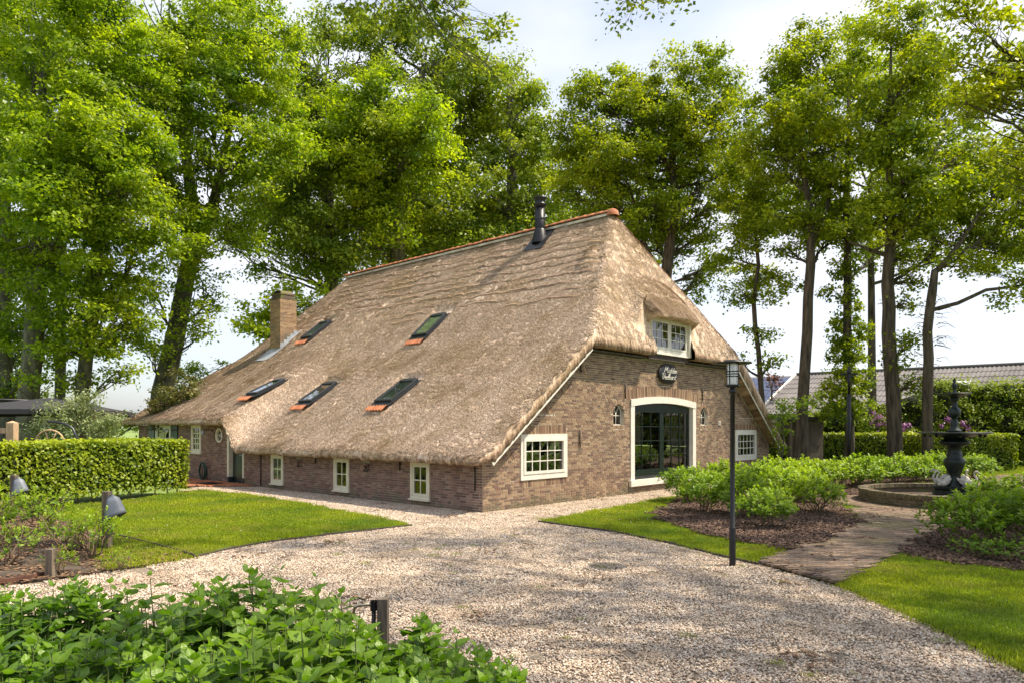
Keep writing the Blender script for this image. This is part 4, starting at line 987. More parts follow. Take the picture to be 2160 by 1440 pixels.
ft = empty('garden_fountain', (FX, FY, .14), 0, 'dark green cast iron fountain with two tiered bowls and a finial', 'fountain')
def zf(y): return CH + (HY - y) * FY / F - .14
def octa(prof, n=8): return MB().lathe(prof, n, sm=False)
octa([(.0, 0), (.55, 0), (.55, .08), (.50, .11), (.48, .24), (.52, .28), (.52, .335), (0, .335)]).obj('plinth', M['iron'], ft)
z0 = .335
col = MB().lathe([(.22, z0), (.20, z0 + .06), (.15, z0 + .12), (.14, zf(1000)), (.16, zf(994)), (.21, zf(984)), (.245, zf(974)), (.235, zf(968)), (.17, zf(963)), (.19, zf(958)), (.16, zf(955)), (.15, zf(943)), (.19, zf(940)), (.30, zf(937)), (.35, zf(933)), (.34, zf(930)), (.27, zf(927)), (.22, zf(923)), (.2, zf(921))], 16); col.obj('column', M['iron'], ft)
def bowl(r, zr, dep, name, lobes, n=64):
    mb = MB(); prof = [(0, -dep), (.16, -dep), (.30, -dep * .75), (.62, -dep * .38), (.92, -dep * .12), (1.0, -dep * .05), (1.03, .0), (1.0, .02), (.94, -.01), (.6, -.05), (0, -.08)]
    vs = [];
    for rr_, zz in prof:
        for k in range(n):
            t = 2 * math.pi * k / n; q_ = 1 + .025 * abs(math.sin(t * lobes / 2)) * rr_; vs.append((rr_ * r * q_ * math.cos(t), rr_ * r * q_ * math.sin(t), zr + zz))
    mb.add(vs, [(i * n + k, i * n + (k + 1) % n, (i + 1) * n + (k + 1) % n, (i + 1) * n + k) for i in range(len(prof) - 1) for k in range(n)], None, True)
    return mb.obj(name, M['iron'], ft)
b1 = bowl(.80, zf(912), .17, 'lower_bowl', 12); b2 = bowl(.36, zf(830), .12, 'upper_bowl', 8, 40)
for k in range(8):
    t = 2 * math.pi * (k + .5) / 8; MB().lathe([(.0, .045), (.035, .03), (.045, 0), (.03, -.03), (0, -.045)], 10, (.66 * math.cos(t), .66 * math.sin(t), zf(912) - .07)).obj('mask_boss', M['iron'], b1)
MB().lathe([(.10, zf(911)), (.17, zf(910)), (.15, zf(906)), (.10, zf(902)), (.085, zf(896)), (.09, zf(889)), (.07, zf(886)), (.06, zf(884)), (.07, zf(881)), (.12, zf(877)), (.145, zf(870)), (.13, zf(863)), (.08, zf(859)), (.06, zf(855)), (.07, zf(850)), (.05, zf(846)), (.10, zf(842)), (.11, zf(840)), (.06, zf(838))], 20).obj('baluster', M['iron'], ft)
MB().lathe([(.05, zf(832)), (.055, zf(826)), (.03, zf(822)), (.05, zf(817)), (.065, zf(812)), (.05, zf(808)), (.025, zf(806)), (.04, zf(803)), (.03, zf(799)), (.0, zf(795))], 16).obj('finial', M['iron'], ft)
# swans
def swan_me():
    bm = MB(); L_ = Matrix.Rotation(R(90), 3, 'Y')
    bm.lathe([(0, -.19), (.035, -.17), (.075, -.10), (.098, -.02), (.10, .05), (.08, .11), (.045, .15), (0, .165)], 14, (0, 0, .09), ax=Matrix.Rotation(R(8), 3, 'Y') @ Matrix.Scale(.85, 3, (0, 0, 1)) @ L_)
    bm.tube([(-.12, 0, .12), (-.20, 0, .17), (-.245, 0, .215)], [.05, .035, .006], 8)
    bm.tube([(.09, 0, .10), (.16, 0, .13), (.185, 0, .18), (.17, 0, .24), (.135, 0, .29), (.13, 0, .335), (.155, 0, .365), (.19, 0, .365), (.215, 0, .345)], [.055, .042, .030, .022, .018, .017, .020, .025, .018], 10)
    bm.tube([(.212, 0, .347), (.235, 0, .325), (.25, 0, .31)], [.017, .012, .005], 8)
    return bm
def wing(sg):
    bm = MB(); L_ = Matrix.Rotation(R(90), 3, 'Y')
    for k, (zz, ln, an_) in enumerate(((.0, .17, 26), (.035, .155, 34), (.068, .13, 42))):
        bm.lathe([(0, -ln), (.018, -ln * .8), (.045, -ln * .3), (.055, .04), (.035, .09), (0, .11)], 10, (-.015 - .012 * k, sg * (.078 - .012 * k), .125 + zz), ax=Matrix.Rotation(R(-an_ + 52) * .0 + R(an_), 3, 'Y') @ Matrix.Scale(.42, 3, (0, 1, 0)) @ L_)
    return bm
pr = None
lab = ['white painted stone swan on the fountain plinth, facing left', 'white painted stone swan at the front of the fountain plinth, facing right', 'white stone swan at the back right of the fountain plinth', 'white stone swan mostly hidden behind the fountain column']
for i, (t, fl) in enumerate(((192, 1), (-62, 1), (22, 1), (118, 1))):
    if pr is None:
        pr = empty('swan_figure'); swan_me().obj('body', M['stone_white'], pr); wing(1).obj('wing', M['stone_white'], pr); wing(-1).obj('wing', M['stone_white'], pr); e = pr
    else: e = copy_tree(pr)
    a = R(t); e.location = (FX + .33 * math.cos(a), FY + .33 * math.sin(a), .14 + .33); e.rotation_euler = (0, 0, R((188, -35, 30, 150)[i])); e.scale = (1.0, 1.0, 1.08); tag(e, lab[i], 'swan figure', 'white swans round the foot of the fountain')

# ================================================================== LAMPS AND POSTS
x, y = gp(1545, 1193)
e = empty('lamp_post', (x, y, 0), 0, 'black garden lamp post with a glass lantern standing at the edge of the gravel', 'lamp post')
MB().lathe([(.045, .0), (.045, .54), (.041, .56), (.034, .565), (.033, 2.46), (.05, 2.47), (.052, 2.50), (.036, 2.52), (.036, 2.56)], 16).obj('pole', M['black'], e)
MB().lathe([(.085, 2.55), (.10, 2.56), (.10, 2.585), (0, 2.585)], 20).obj('lantern_base', M['black'], e)
MB().lathe([(.078, 2.585), (.078, 2.88)], 24).obj('lantern_glass', M['glass_clear'], e)
MB().lathe([(0, 2.585), (.055, 2.585), (.055, 2.66), (.04, 2.67), (.038, 2.84), (0, 2.85)], 14).obj('bulb', M['white'], e)
mb = MB()
for k in range(4): t = R(45 + 90 * k); mb.tube([(.09 * math.cos(t), .09 * math.sin(t), 2.58), (.09 * math.cos(t), .09 * math.sin(t), 2.885)], .006, 5)
for z in (2.70, 2.735, 2.77): mb.lathe([(.088, z - .006), (.097, z - .006), (.097, z + .006), (.088, z + .006), (.088, z - .006)], 24)
mb.obj('lantern_cage', M['black'], e)
MB().lathe([(0, 2.885), (.10, 2.885), (.27, 2.882), (.272, 2.892), (.12, 2.915), (.115, 2.93), (0, 2.935)], 32).obj('hood', M['black'], e)
x, y = gp(1791, 1008)
e = empty('lamp_post', (x, y, 0), 0, 'tall thin black post with a small cross head in front of the tall hedge', 'lamp post')
MB().tube([(0, 0, 0), (0, 0, 3.2)], .07, 12).obj('pole', M['black'], e); MB().tube([(0, 0, 3.2), (0, 0, 4.25)], .05, 12).obj('upper_pole', M['black'], e)
MB().tube([(-.30, 0, 3.95), (.30, 0, 3.97)], .035, 8).tube([(-.18, 0, 3.8), (.0, 0, 3.92), (.2, 0, 3.82)], .03, 8).lathe([(.09, 4.0), (.09, 4.1)], 10).obj('cross_head', M['black'], e)
def bollard(x, y, h_, label, ang):
    e = empty('bollard_light', (x, y, 0), ang, label, 'garden light', 'wooden post lights in the left bed')
    bevel(MB().bx(-.06, .06, -.055, .055, -.05, h_).obj('post', M['greywood'], e), .008)
    mb = MB(); n = 10; vs = []     # hood: half bell pointing outward and down
    for i in range(7):
        t = i / 6; zz = h_ - .055 - .40 * t * 1.0; r_ = .07 + .095 * t ** .8 if t > 0 else .02
        for k in range(n + 1):
            a = -math.pi / 2 + math.pi * k / n; vs.append((.061 + math.cos(a) * (r_ * 1.35 + .02 * t), math.sin(a) * r_, zz + (math.cos(a)) * .12 * t + .0))
    mb.add(vs, [(i * (n + 1) + k, i * (n + 1) + k + 1, (i + 1) * (n + 1) + k + 1, (i + 1) * (n + 1) + k) for i in range(6) for k in range(n)] + [tuple(range(n + 1))], .5, True)
    o = mb.obj('hood', M['zinc'], e); o.modifiers.new('s', 'SOLIDIFY').thickness = .006
    MB().lathe([(0, 0), (.035, 0), (.04, -.1), (0, -.14)], 10, (.13, 0, h_ - .12)).obj('lamp', M['white'], e)
    MB().tube([(-.06, -.03, h_ - .45), (-.075, -.04, h_ - .5), (-.10, -.04, .3), (-.13, -.05, .0)], .007, 5).obj('cable', M['black'], e)
x, y = gp(226, 1160); bollard(x, y, .95, 'grey hooded light on a weathered wooden post beside the left lawn', R(-6))
x, y = (30 - 1080) / F * 15.2, 15.2; bollard(x, y, .95, 'grey hooded light on a wooden post in front of the beech hedge, leftmost', R(-4))
x, y = gp(107, 1221); bevel(MB().bx(-.05, .05, -.05, .05, -.05, .40).obj('wooden_post', M['greywood'], None, label='short weathered wooden stake at the gravel edge of the left bed', cat='post'), .006); o = bpy.data.objects['wooden_post']; o.location = (x, y, 0)
# boards that edge the beds and lawns
def edging(px, z0, z1, mat, label, name='edging_board'):
    p = P(*px); mb = MB()
    for (xa, ya), (xb, yb) in zip(p[:-1], p[1:]):
        d = Vector((xb - xa, yb - ya, 0)); L = d.length; a = math.atan2(d.y, d.x); mb.box(((xa + xb) / 2, (ya + yb) / 2, (z0 + z1) / 2), (L + .01, .025, z1 - z0), Matrix.Rotation(a, 3, 'Z'))
    tag(mb.obj(name, mat), label, 'edging')
edging([(-120, 1245), (0, 1236), (60, 1227), (100, 1217)], -.02, .09, M['rust'], 'rusty steel edging between gravel and the left bed')
edging([(225, 1128), (300, 1147), (370, 1165), (408, 1177)], -.02, .075, M['darkwood'], 'dark wooden edging board between left bed and lawn')
edging([(408, 1177), (480, 1160), (560, 1145), (700, 1128), (780, 1119), (868, 1109)], -.02, .040, M['darkwood'], 'thin dark edging along the gravel side of the left lawn')
edging([(1136, 1101), (1300, 1123.5), (1420, 1148.5), (1545, 1180), (1600, 1192)], -.02, .045, M['darkwood'], 'thin dark edging along the gravel side of the middle lawn')
# standpipe with tap
x, y = (808 - 1080) / F * 5.7, 5.7
e = empty('standpipe', (x, y, 0), 0, 'wooden post with a metal garden tap beside the front hydrangeas', 'garden tap')
bevel(MB().bx(-.042, .042, -.04, .04, -.05, .62).obj('post', M['greywood'], e), .005)
MB().tube([(-.075, -.0, .0), (-.075, 0, .56)], .018, 8).lathe([(.028, .52), (.028, .60)], 10, (-.075, 0, 0)).obj('pipe', M['black'], e)
MB().tube([(-.05, 0, .575), (-.19, -.01, .565), (-.225, -.01, .55), (-.235, -.01, .505)], [.014, .015, .013, .012], 8).lathe([(.02, -.02), (.02, 0)], 8, (-.235, -.01, .50)).obj('tap', M['brass'], e)
MB().tube([(-.165, -.01, .575), (-.165, -.01, .61)], .007, 6).box((-.17, -.01, .618), (.075, .014, .012), Matrix.Rotation(.35, 3, 'Y')).obj('tap_handle', M['brass'], e)

# ================================================================== TERRACE BEHIND THE HEDGE
# parasol
px_, py_ = 110, 20.5
xc = (105 - 1080) / F * 22; yc = 22.0
e = empty('cantilever_parasol', (xc, yc, 0), R(18), 'large dark square parasol behind the beech hedge', 'parasol')
cz = CH + (HY - 838) * 22 / F; ez = CH + (HY - 868) * 22 / F
mb = MB(); hs = 2.0; n = 12; vs = [(0, 0, cz)]
corn = [(-hs, -hs), (hs, -hs), (hs, hs), (-hs, hs)]
ring = []
for i in range(4):
    for j in range(6): t = j / 6; a, b = corn[i], corn[(i + 1) % 4]; ring.append((a[0] + (b[0] - a[0]) * t, a[1] + (b[1] - a[1]) * t, ez + .05 * math.sin(t * math.pi)))
mid_ = [(x * .5, y * .5, ez + (cz - ez) * .56) for x, y, z in ring]; low_ = [(x, y, z - .14) for x, y, z in ring]
vs += mid_ + ring + low_; m = 24
mb.add(vs, [(0, 1 + k, 1 + (k + 1) % m) for k in range(m)] + [(1 + k, 1 + m + k, 1 + m + (k + 1) % m, 1 + (k + 1) % m) for k in range(m)] + [(1 + m + k, 1 + 2 * m + k, 1 + 2 * m + (k + 1) % m, 1 + m + (k + 1) % m) for k in range(m)], .5)
mb.obj('canopy', M['canvas'], e)
for c_ in corn: MB().tube([(0, 0, cz - .04), (c_[0], c_[1], ez - .01)], .014, 6).obj('rib', M['black'], e)
MB().tube([(-2.9, 0, 0), (-2.9, 0, cz - .1), (-2.2, 0, cz - .05), (0, 0, cz - .12)], .045, 8).obj('arm', M['black'], e)
MB().bx(-3.4, -2.4, -.5, .5, 0, .08).obj('base_plate', M['anthracite'], e)
# big curved tube of a hanging chair
xa, ya, za = at(100, 888, 19.5); xb, yb, zb = at(164, 925, 19.5)
MB().tube([(xa, ya, za), (xa + .25, ya, za - .01), (xa + .5, ya, za - .07), (xa + .7, ya, za - .2), (xb - .02, ya, zb), (xb + .03, ya, .9), (xb - .1, ya, .3), (xb - .5, ya, .04)], .035, 10).obj('hanging_chair_frame', M['anthracite'], None, label='dark curved steel tube of a hanging chair rising behind the hedge', cat='chair frame')
# wooden wheel shaped bench back
xa, ya, za = at(105, 928, 18.8)
e = empty('wagon_wheel', (xa, ya, 0), 0, 'pale wooden wheel whose rim shows above the hedge', 'wheel')
rc = CH + (HY - 906) * 18.8 / F - .40
MB().tube([(.40 * math.cos(t), 0, rc + .40 * math.sin(t)) for t in np.linspace(0, 2 * math.pi, 33)], .024, 6).obj('rim', M['palewood'], e)
for k in range(8): t = math.pi * k / 4 + .3; MB().tube([(0, 0, rc), (.39 * math.cos(t), 0, rc + .39 * math.sin(t))], .016, 6).obj('spoke', M['palewood'], e)
MB().lathe([(.0, -.06), (.06, -.06), (.07, 0), (.06, .06), (0, .06)], 12, (0, 0, rc), ax=Matrix.Rotation(R(90), 3, 'X')).obj('hub', M['palewood'], e)
MB().bx(-.3, .3, -.05, .05, -.02, rc - .38).obj('foot', M['palewood'], e)
xa, ya, za = at(26, 887, 18.4)
e = empty('gate_post', (xa, ya, 0), 0, 'thick pale wooden post with a pointed top behind the hedge', 'post')
bevel(MB().bx(-.10, .10, -.10, .10, 0, za - .05).obj('post', M['palewood'], e), .01); MB().add([(-.10, -.10, za - .05), (.10, -.10, za - .05), (.10, .10, za - .05), (-.10, .10, za - .05), (0, 0, za + .01)], [(0, 1, 4), (1, 2, 4), (2, 3, 4), (3, 0, 4)]).obj('post_cap', M['palewood'], e)
MB().bx(-.30, -.10, -.03, .03, za - .32, za - .18).obj('rail', M['palewood'], e)
# hose reel at the wall
p = hw(-.18, 14.05, .62); e = empty('hose_reel', (p.x, p.y, 0), HROT, 'dark green coiled garden hose standing against the brick wall', 'hose')
mb = MB()
for k in range(5): mb.tube([(.03 * math.sin(k), (.27 - .012 * k) * math.cos(t), .36 + (.33 - .012 * k) * math.sin(t)) for t in np.linspace(0, 6.283, 25)], .016, 6)
mb.obj('hose', M['hose'], e); MB().tube([(.08, -.2, 0), (.08, -.2, .5), (.08, .2, .5), (.08, .2, 0)], .014, 6).obj('stand', M['black'], e)
p = hw(-.75, 12.2); MB().box((0, 0, 0), (.55, .8, .015)).obj('door_mat', M['black'], None, label='flat dark door mat on the orange terrace', cat='mat'); o = bpy.data.objects['door_mat']; o.location = (p.x, p.y, .072); o.rotation_euler = (0, 0, HROT)
# sofa inside behind the barn door
p = hw(6.9, .95); e = empty('sofa', (p.x, p.y, .10), HROT, 'pale sofa seen low through the left barn door', 'sofa')
bevel(MB().bx(-.9, .9, -.35, .35, .10, .42).obj('seat', M['sofa'], e), .05); bevel(MB().bx(-.9, .9, .20, .42, .425, .80).obj('backrest', M['sofa'], e), .06); bevel(MB().bx(.7, .9, -.35, .19, .425, .62).obj('armrest', M['sofa'], e), .05)
MB().bx(-.8, -.74, -.3, -.24, 0, .1).bx(.74, .8, -.3, -.24, 0, .1).bx(-.8, -.74, .24, .3, 0, .1).bx(.74, .8, .24, .3, 0, .1).obj('feet', M['darkwood'], e)

# ================================================================== BARNS BEHIND
def barn_roof(a, b, perp, run, zr, ze, mat, name, parent, wave=.30, amp=.035):
    """corrugated slope from ridge a-b down towards perp"""
    A = Vector((a[0], a[1], zr)); B = Vector((b[0], b[1], zr)); L = (B - A).length; d = (B - A).normalized(); Pp = Vector((perp[0], perp[1], 0)).normalized()
    n = int(L / wave * 4); V_ = []; rows = 9
    nrm = Vector((Pp.x * (zr - ze), Pp.y * (zr - ze), run)).normalized()
    F_ = []
    for j in range(rows - 1):
        o = len(V_)
        for (jj, lf) in ((j, .03), (j + 1.04, .065)):
            t = jj / (rows - 1)
            for i in range(n + 1):
                x = L * i / n; p = A + d * x + Pp * (run * t) + Vector((0, 0, -(zr - ze) * t)) + nrm * (amp * math.sin(x / wave * 2 * math.pi) + lf); V_.append(p)
        F_ += [(o + i, o + i + 1, o + n + 2 + i, o + n + 1 + i) for i in range(n)]
    mb = MB().add(V_, F_, .5, True); return mb.obj(name, mat, parent, kind='stuff')
e = empty('farm_barn', (0, 0, 0), 0, 'long low barn with a grey corrugated roof behind the tall hedge', 'barn')
ra, rb = (26.0, 65.0), (60.0, 36.0); dR = Vector((rb[0] - ra[0], rb[1] - ra[1])).normalized(); pr_ = (dR.y, -dR.x)
pr_ = (-.65, -.76)
barn_roof(ra, rb, pr_, 9.5, 6.6, 2.9, M['corr'], 'roof_sheets', e)
dv = Vector((dR.x, dR.y, 0)); pv = Vector((pr_[0], pr_[1], 0)).normalized()
A = Vector((ra[0], ra[1], 6.6))
mb = MB()
for a_, b_ in ((Vector((0, 0, 0)), pv * 9.6 + Vector((0, 0, -3.75))),): mb.tube([A + a_ + Vector((-.1, 0, .1)), A + b_ + Vector((-.1, 0, .1))], .13, 4)
mb.obj('verge_trim', M['white'], e)
MB().tube([A + Vector((0, 0, .12)), A + dv * 44 + Vector((0, 0, .12))], .12, 6).obj('ridge_cap', M['corr'], e)
for t0, t1 in ((5.2, 6.6), (12.6, 14.0), (20, 21.4), (28, 29.4)):
    mb = MB(); n_ = Vector((pv.x * 3.7, pv.y * 3.7, 9.5)).normalized() * .11
    q_ = [A + dv * t0 + pv * 3.4 + Vector((0, 0, -1.32)) + n_, A + dv * t1 + pv * 3.4 + Vector((0, 0, -1.32)) + n_, A + dv * t1 + pv * 5.4 + Vector((0, 0, -2.1)) + n_, A + dv * t0 + pv * 5.4 + Vector((0, 0, -2.1)) + n_]
    mb.add(q_, [(0, 1, 2, 3)]).obj('roof_light', M['skyl'], e)
mb = MB(); Bq = A + dv * 44; E0 = A + pv * 9.2 + Vector((0, 0, -3.7)); E1 = Bq + pv * 9.2 + Vector((0, 0, -3.7)); F0 = A - pv * 9.2 + Vector((0, 0, -3.7)); F1 = Bq - pv * 9.2 + Vector((0, 0, -3.7))
z_ = lambda p: Vector((p.x, p.y, 0)); mb.add([E0, E1, z_(E1), z_(E0), F0, F1, z_(F1), z_(F0), A, Bq], [(0, 1, 2, 3), (4, 7, 6, 5), (0, 3, 7, 4, 8), (1, 9, 5, 6, 2)]).obj('barn_walls', M['mortar_dark'], e)
barn_roof((rb[0], rb[1]), (ra[0], ra[1]), (-pr_[0], -pr_[1]), 9.5, 6.6, 2.9, M['corr'], 'roof_sheets', e)
# second barn with solar panels
e = empty('solar_barn', (0, 0, 0), 0, 'far barn whose grey roof carries solar panels, seen beside the thatch', 'barn')
A = Vector(((1560 - 1080) / F * 78, 78, CH + (HY - 795) * 78 / F)); B = Vector(((1760 - 1080) / F * 74, 74, CH + (HY - 789) * 74 / F)); d = (B - A).normalized(); pv2 = Vector((-.55, -.83, 0)); dn = -3.9
mb = MB().add([A, B, B + pv2 * 11 + Vector((0, 0, dn)), A + pv2 * 11 + Vector((0, 0, dn))], [(0, 1, 2, 3)]); mb.obj('roof', M['corr'], e)
mb = MB().add([A - Vector((0, 0, .06)), B - Vector((0, 0, .06)), Vector((B.x, B.y, 0)), Vector((A.x, A.y, 0))], [(0, 1, 2, 3)]); mb.obj('rear_wall', M['mortar_dark'], e)
q_ = A + pv2 * 11 + Vector((0, 0, dn)); r_ = B + pv2 * 11 + Vector((0, 0, dn)); MB().add([q_, r_, Vector((r_.x, r_.y, 0)), Vector((q_.x, q_.y, 0))], [(0, 1, 2, 3)]).obj('front_wall', M['mortar_dark'], e)
L = (B - A).length; sl = (pv2 * 11 + Vector((0, 0, dn))); nrm = d.cross(sl).normalized(); nrm = nrm if nrm.z > 0 else -nrm
for i in range(7):
    for j in range(4):
        x0 = .6 + i * 1.25; p0 = A + d * x0 + sl * (.06 + .2 * j) + nrm * .08; p1 = p0 + d * 1.18; p2 = p1 + sl * .19; p3 = p0 + sl * .19
        lo = [p - nrm * .05 for p in (p0, p1, p2, p3)]
        MB().add([p0, p1, p2, p3] + lo, [(0, 1, 2, 3), (0, 4, 5, 1), (1, 5, 6, 2), (2, 6, 7, 3), (3, 7, 4, 0)]).obj('solar_panel', M['solar'], e)
# garden shed
x, y, z = at(1672, 883, 33)
e = empty('garden_shed', (x, y, 0), R(10), 'small grey wooden shed with a flat roof behind the clipped hedge', 'shed')
MB().bx(-1.3, 1.3, -.9, .9, z - .05, z + .10).obj('roof', M['anthracite'], e); MB().bx(-.2, 1.1, -.7, .7, 0, z - .06).obj('wall', M['greywood'], e)
MB().bx(-.1, .35, -.73, -.705, 1.1, z - .25).bx(.45, .95, -.73, -.705, 1.1, z - .25).obj('window', M['interior'], e)
for xx in (-1.2, -.6): MB().bx(xx, xx + .1, -.8, -.7, 0, z - .06).obj('post', M['greywood'], e)
# ================================================================== VEGETATION
def leaf_quads(C, Nn, size, asp=.62, fold=0.0):
    n = len(C); T = rng.normal(0, 1, (n, 3)); T -= (T * Nn).sum(1)[:, None] * Nn; T /= np.linalg.norm(T, axis=1)[:, None] + 1e-9; B = np.cross(Nn, T)
    sz = size[:, None]; V = np.stack([C + T * sz * .5, C + B * sz * asp * .5 - T * sz * .05, C - T * sz * .5, C - B * sz * asp * .5 - T * sz * .05], 1)
    return V.reshape(-1, 3), (np.arange(n * 4).reshape(-1, 4))
def unit(a): return a / (np.linalg.norm(a, axis=1)[:, None] + 1e-9)
def foliage(blobs, lai, lsize, rc=(.35, .8), up=.7, droop=0., flat=.45, shell=.55, tone0=.35):
    """blobs: rows x,y,z,r,rz. Returns leaf centres, normals, sizes, tone, clump centres per blob"""
    Cs, Ns, Ss, Ts, CC = [], [], [], [], []
    for bx_, by_, bz_, r, rz_ in blobs:
        narea = lai * math.pi * r * rz_; nl = int(narea / (lsize ** 2 * .38)); rcm = (rc[0] + rc[1]) / 2
        nc = max(6, int(4.2 * (r * r * rz_) ** (2 / 3) / rcm ** 2 * .6)); per = max(4, nl // nc)
        d = unit(rng.normal(0, 1, (nc, 3))); rad = rng.uniform(shell, 1.0, nc) ** .7; rad *= rng.uniform(.82, 1.14, nc)
        cc = np.stack([bx_ + d[:, 0] * r * rad, by_ + d[:, 1] * r * rad, bz_ + d[:, 2] * rz_ * rad], 1); CC.append(cc)
        cr = rng.uniform(rc[0], rc[1], nc)
        lp = np.repeat(cc, per, 0); lr = np.repeat(cr, per); dd = np.repeat(d, per, 0)
        off = rng.normal(0, .5, (len(lp), 3)) * lr[:, None]; off[:, 2] *= flat
        hor = np.hypot(off[:, 0], off[:, 1]); off[:, 2] -= droop * hor ** 1.3 - .15 * (off[:, 0] * dd[:, 0] + off[:, 1] * dd[:, 1])
        p = lp + off
        nn = unit(rng.normal(0, .55, p.shape) + dd * .45 + np.array([0, 0, up]) + off * .4)
        Cs.append(p); Ns.append(nn); Ss.append(lsize * rng.uniform(.45, 1.5, len(p)))
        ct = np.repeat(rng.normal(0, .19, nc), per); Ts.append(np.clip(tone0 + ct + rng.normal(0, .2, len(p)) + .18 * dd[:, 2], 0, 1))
    return np.concatenate(Cs), np.concatenate(Ns), np.concatenate(Ss), np.concatenate(Ts), CC
def wiggle(p0, p1, n, amp, sag=0):
    p0, p1 = Vector(p0), Vector(p1); L = (p1 - p0).length; o = []
    ph = [random.uniform(0, 6) for _ in range(3)]
    for i in range(n + 1):
        t = i / n; q = p0.lerp(p1, t); e = math.sin(math.pi * t)
        o.append(q + Vector((math.sin(t * 5 + ph[0]), math.sin(t * 6 + ph[1]), math.sin(t * 4 + ph[2]) * .6)) * amp * L * e + Vector((0, 0, sag * L * e)))
    return o
def tree(name, label, trunks, blobs, leafm, barkm, lai=3.8, lsize=.14, group=None, cat='tree', rc=(.35, .8), up=.7, droop=0., flat=.45, twig=9, ivy=None, shell=.55, tone0=.42, base=None, asp=.62, limb=.05):
    """trunks: list of (points, radii) in world coordinates; blobs x,y,z,r,rz in world"""
    bx0 = trunks[0][0][0] if base is None else base
    e = empty(name, (bx0[0], bx0[1], 0), 0, label, cat, group); off = Vector((bx0[0], bx0[1], 0))
    mb = MB(); allp = []
    for pts, rad in trunks:
        P_ = [Vector(p) - off for p in pts]; Q = []; Rr = []
        for i in range(len(P_) - 1):
            for t in (0, .5): 
                Q.append(P_[i].lerp(P_[i + 1], t) + (Vector((random.gauss(0, .03), random.gauss(0, .03), 0)) if t else Vector())); Rr.append(rad[i] + (rad[i + 1] - rad[i]) * t)
        Q.append(P_[-1]); Rr.append(rad[-1]); mb.tube(Q, Rr, 12); allp += list(zip(Q, Rr))
    # root flare
    b0, r0 = P_[0] if False else (Vector(trunks[0][0][0]) - off), trunks[0][1][0]
    mb.lathe([(r0 * 1.55, -.05), (r0 * 1.25, .12), (r0 * 1.05, .5), (r0 * .9, 1.0)], 14, (b0.x, b0.y, 0))
    mb.obj('trunk', barkm, e)
    B = []
    for b_ in blobs:                        # break each mass into uneven smaller ones
        if b_[3] < .45: B.append(tuple(b_)); continue
        for k_ in range(5):
            d_ = unit(rng.normal(0, 1, (1, 3)))[0] * (rng.uniform(.55, .95) if k_ else .1); f_ = rng.uniform(.38, .70); B.append((b_[0] + d_[0] * b_[3], b_[1] + d_[1] * b_[3], b_[2] + d_[2] * b_[4] * 1.05, b_[3] * f_, b_[4] * f_ * .62))
    B = np.array(B); C_, N_, S_, T_, CC_ = foliage(B, lai * .92, lsize, rc, up, droop, flat, shell, tone0)
    CC = []; i_ = 0
    for b_ in blobs:
        n_ = 1 if b_[3] < .45 else 5; CC.append(np.concatenate(CC_[i_:i_ + n_])); i_ += n_
    lb = MB()
    for (bx_, by_, bz_, r, rz_), cc in zip(blobs, CC):
        tgt = Vector((bx_, by_, bz_)) - off; best = None
        for q, rr_ in allp:
            hd = math.hypot(q.x - tgt.x, q.y - tgt.y); want = tgt.z - .55 * hd; c = abs(q.z - want) + .25 * hd
            if best is None or c < best[0]: best = (c, q, rr_)
        _, q, rr_ = best; r1 = min(rr_ * .62, limb + .035 * r); pts = wiggle(q, tgt, 7, .05, -.04); lb.tube(pts, [r1 * (1 - .11 * i) for i in range(8)], 7, cap=False)
        sel = rng.choice(len(cc), min(len(cc), twig), replace=False)
        for k in sel:
            c = Vector(cc[k]) - off; st = pts[random.randint(2, 7)]; tw = wiggle(st, c, 5, .07, -.03); lb.tube(tw, [r1 * .38 * (1 - .16 * i) for i in range(6)], 5, cap=False)
            if random.random() < .6:
                c2 = Vector(cc[random.randrange(len(cc))]) - off
                if (c2 - c).length < r * 1.1: lb.tube(wiggle(tw[3], c2, 4, .08), [r1 * .2 * (1 - .2 * i) for i in range(5)], 4, cap=False)
    tag(lb.obj('limbs', barkm, e), kind='stuff')
    V, Fq = leaf_quads(C_, N_, S_, asp); V = V - np.array(off)
    if len(V): tag(link('crown', mesh_np('crown', V, Fq, leafm, {'tone': np.repeat(T_, 4)}), e), kind='stuff')
    if ivy:
        Ci, Ni, Si, Ti, _ = foliage(ivy, 2.4, .11, (.15, .3), .2, 0, .8, .5, .3); V, Fq = leaf_quads(Ci, Ni, Si, .9); tag(link('ivy', mesh_np('ivy', V - np.array(off), Fq, M['lf_oak'], {'tone': np.repeat(Ti, 4)}), e), kind='stuff')
    return e
def pb(Y, lst, sq=1.0):
    """rows: photo x, photo y, radius in photo units (at depth Y), depth offset"""
    o = []
    for r in lst:
        px, py, rp = r[:3]; dy = r[3] if len(r) > 3 else 0; y_ = Y + dy; x, y, z = at(px, py, y_); rr = rp * 1.2 * Y / F; o.append((x, y, z, rr, rr * (r[4] if len(r) > 4 else sq)))
    return o
def tk(Y, pts, ground=True):
    o = []
    for i, p in enumerate(pts):
        x, y, z = at(p[0], p[1], Y + (p[2] if len(p) > 2 else 0)); o.append((x, y, z))
    if ground: x, y, z = o[0]; o = [(x + (x - o[1][0]) * z / max(1, abs(o[1][2] - z)) * .3, y, -.1)] + o
    return o
LG = 'lime trees on the left of the farmhouse'
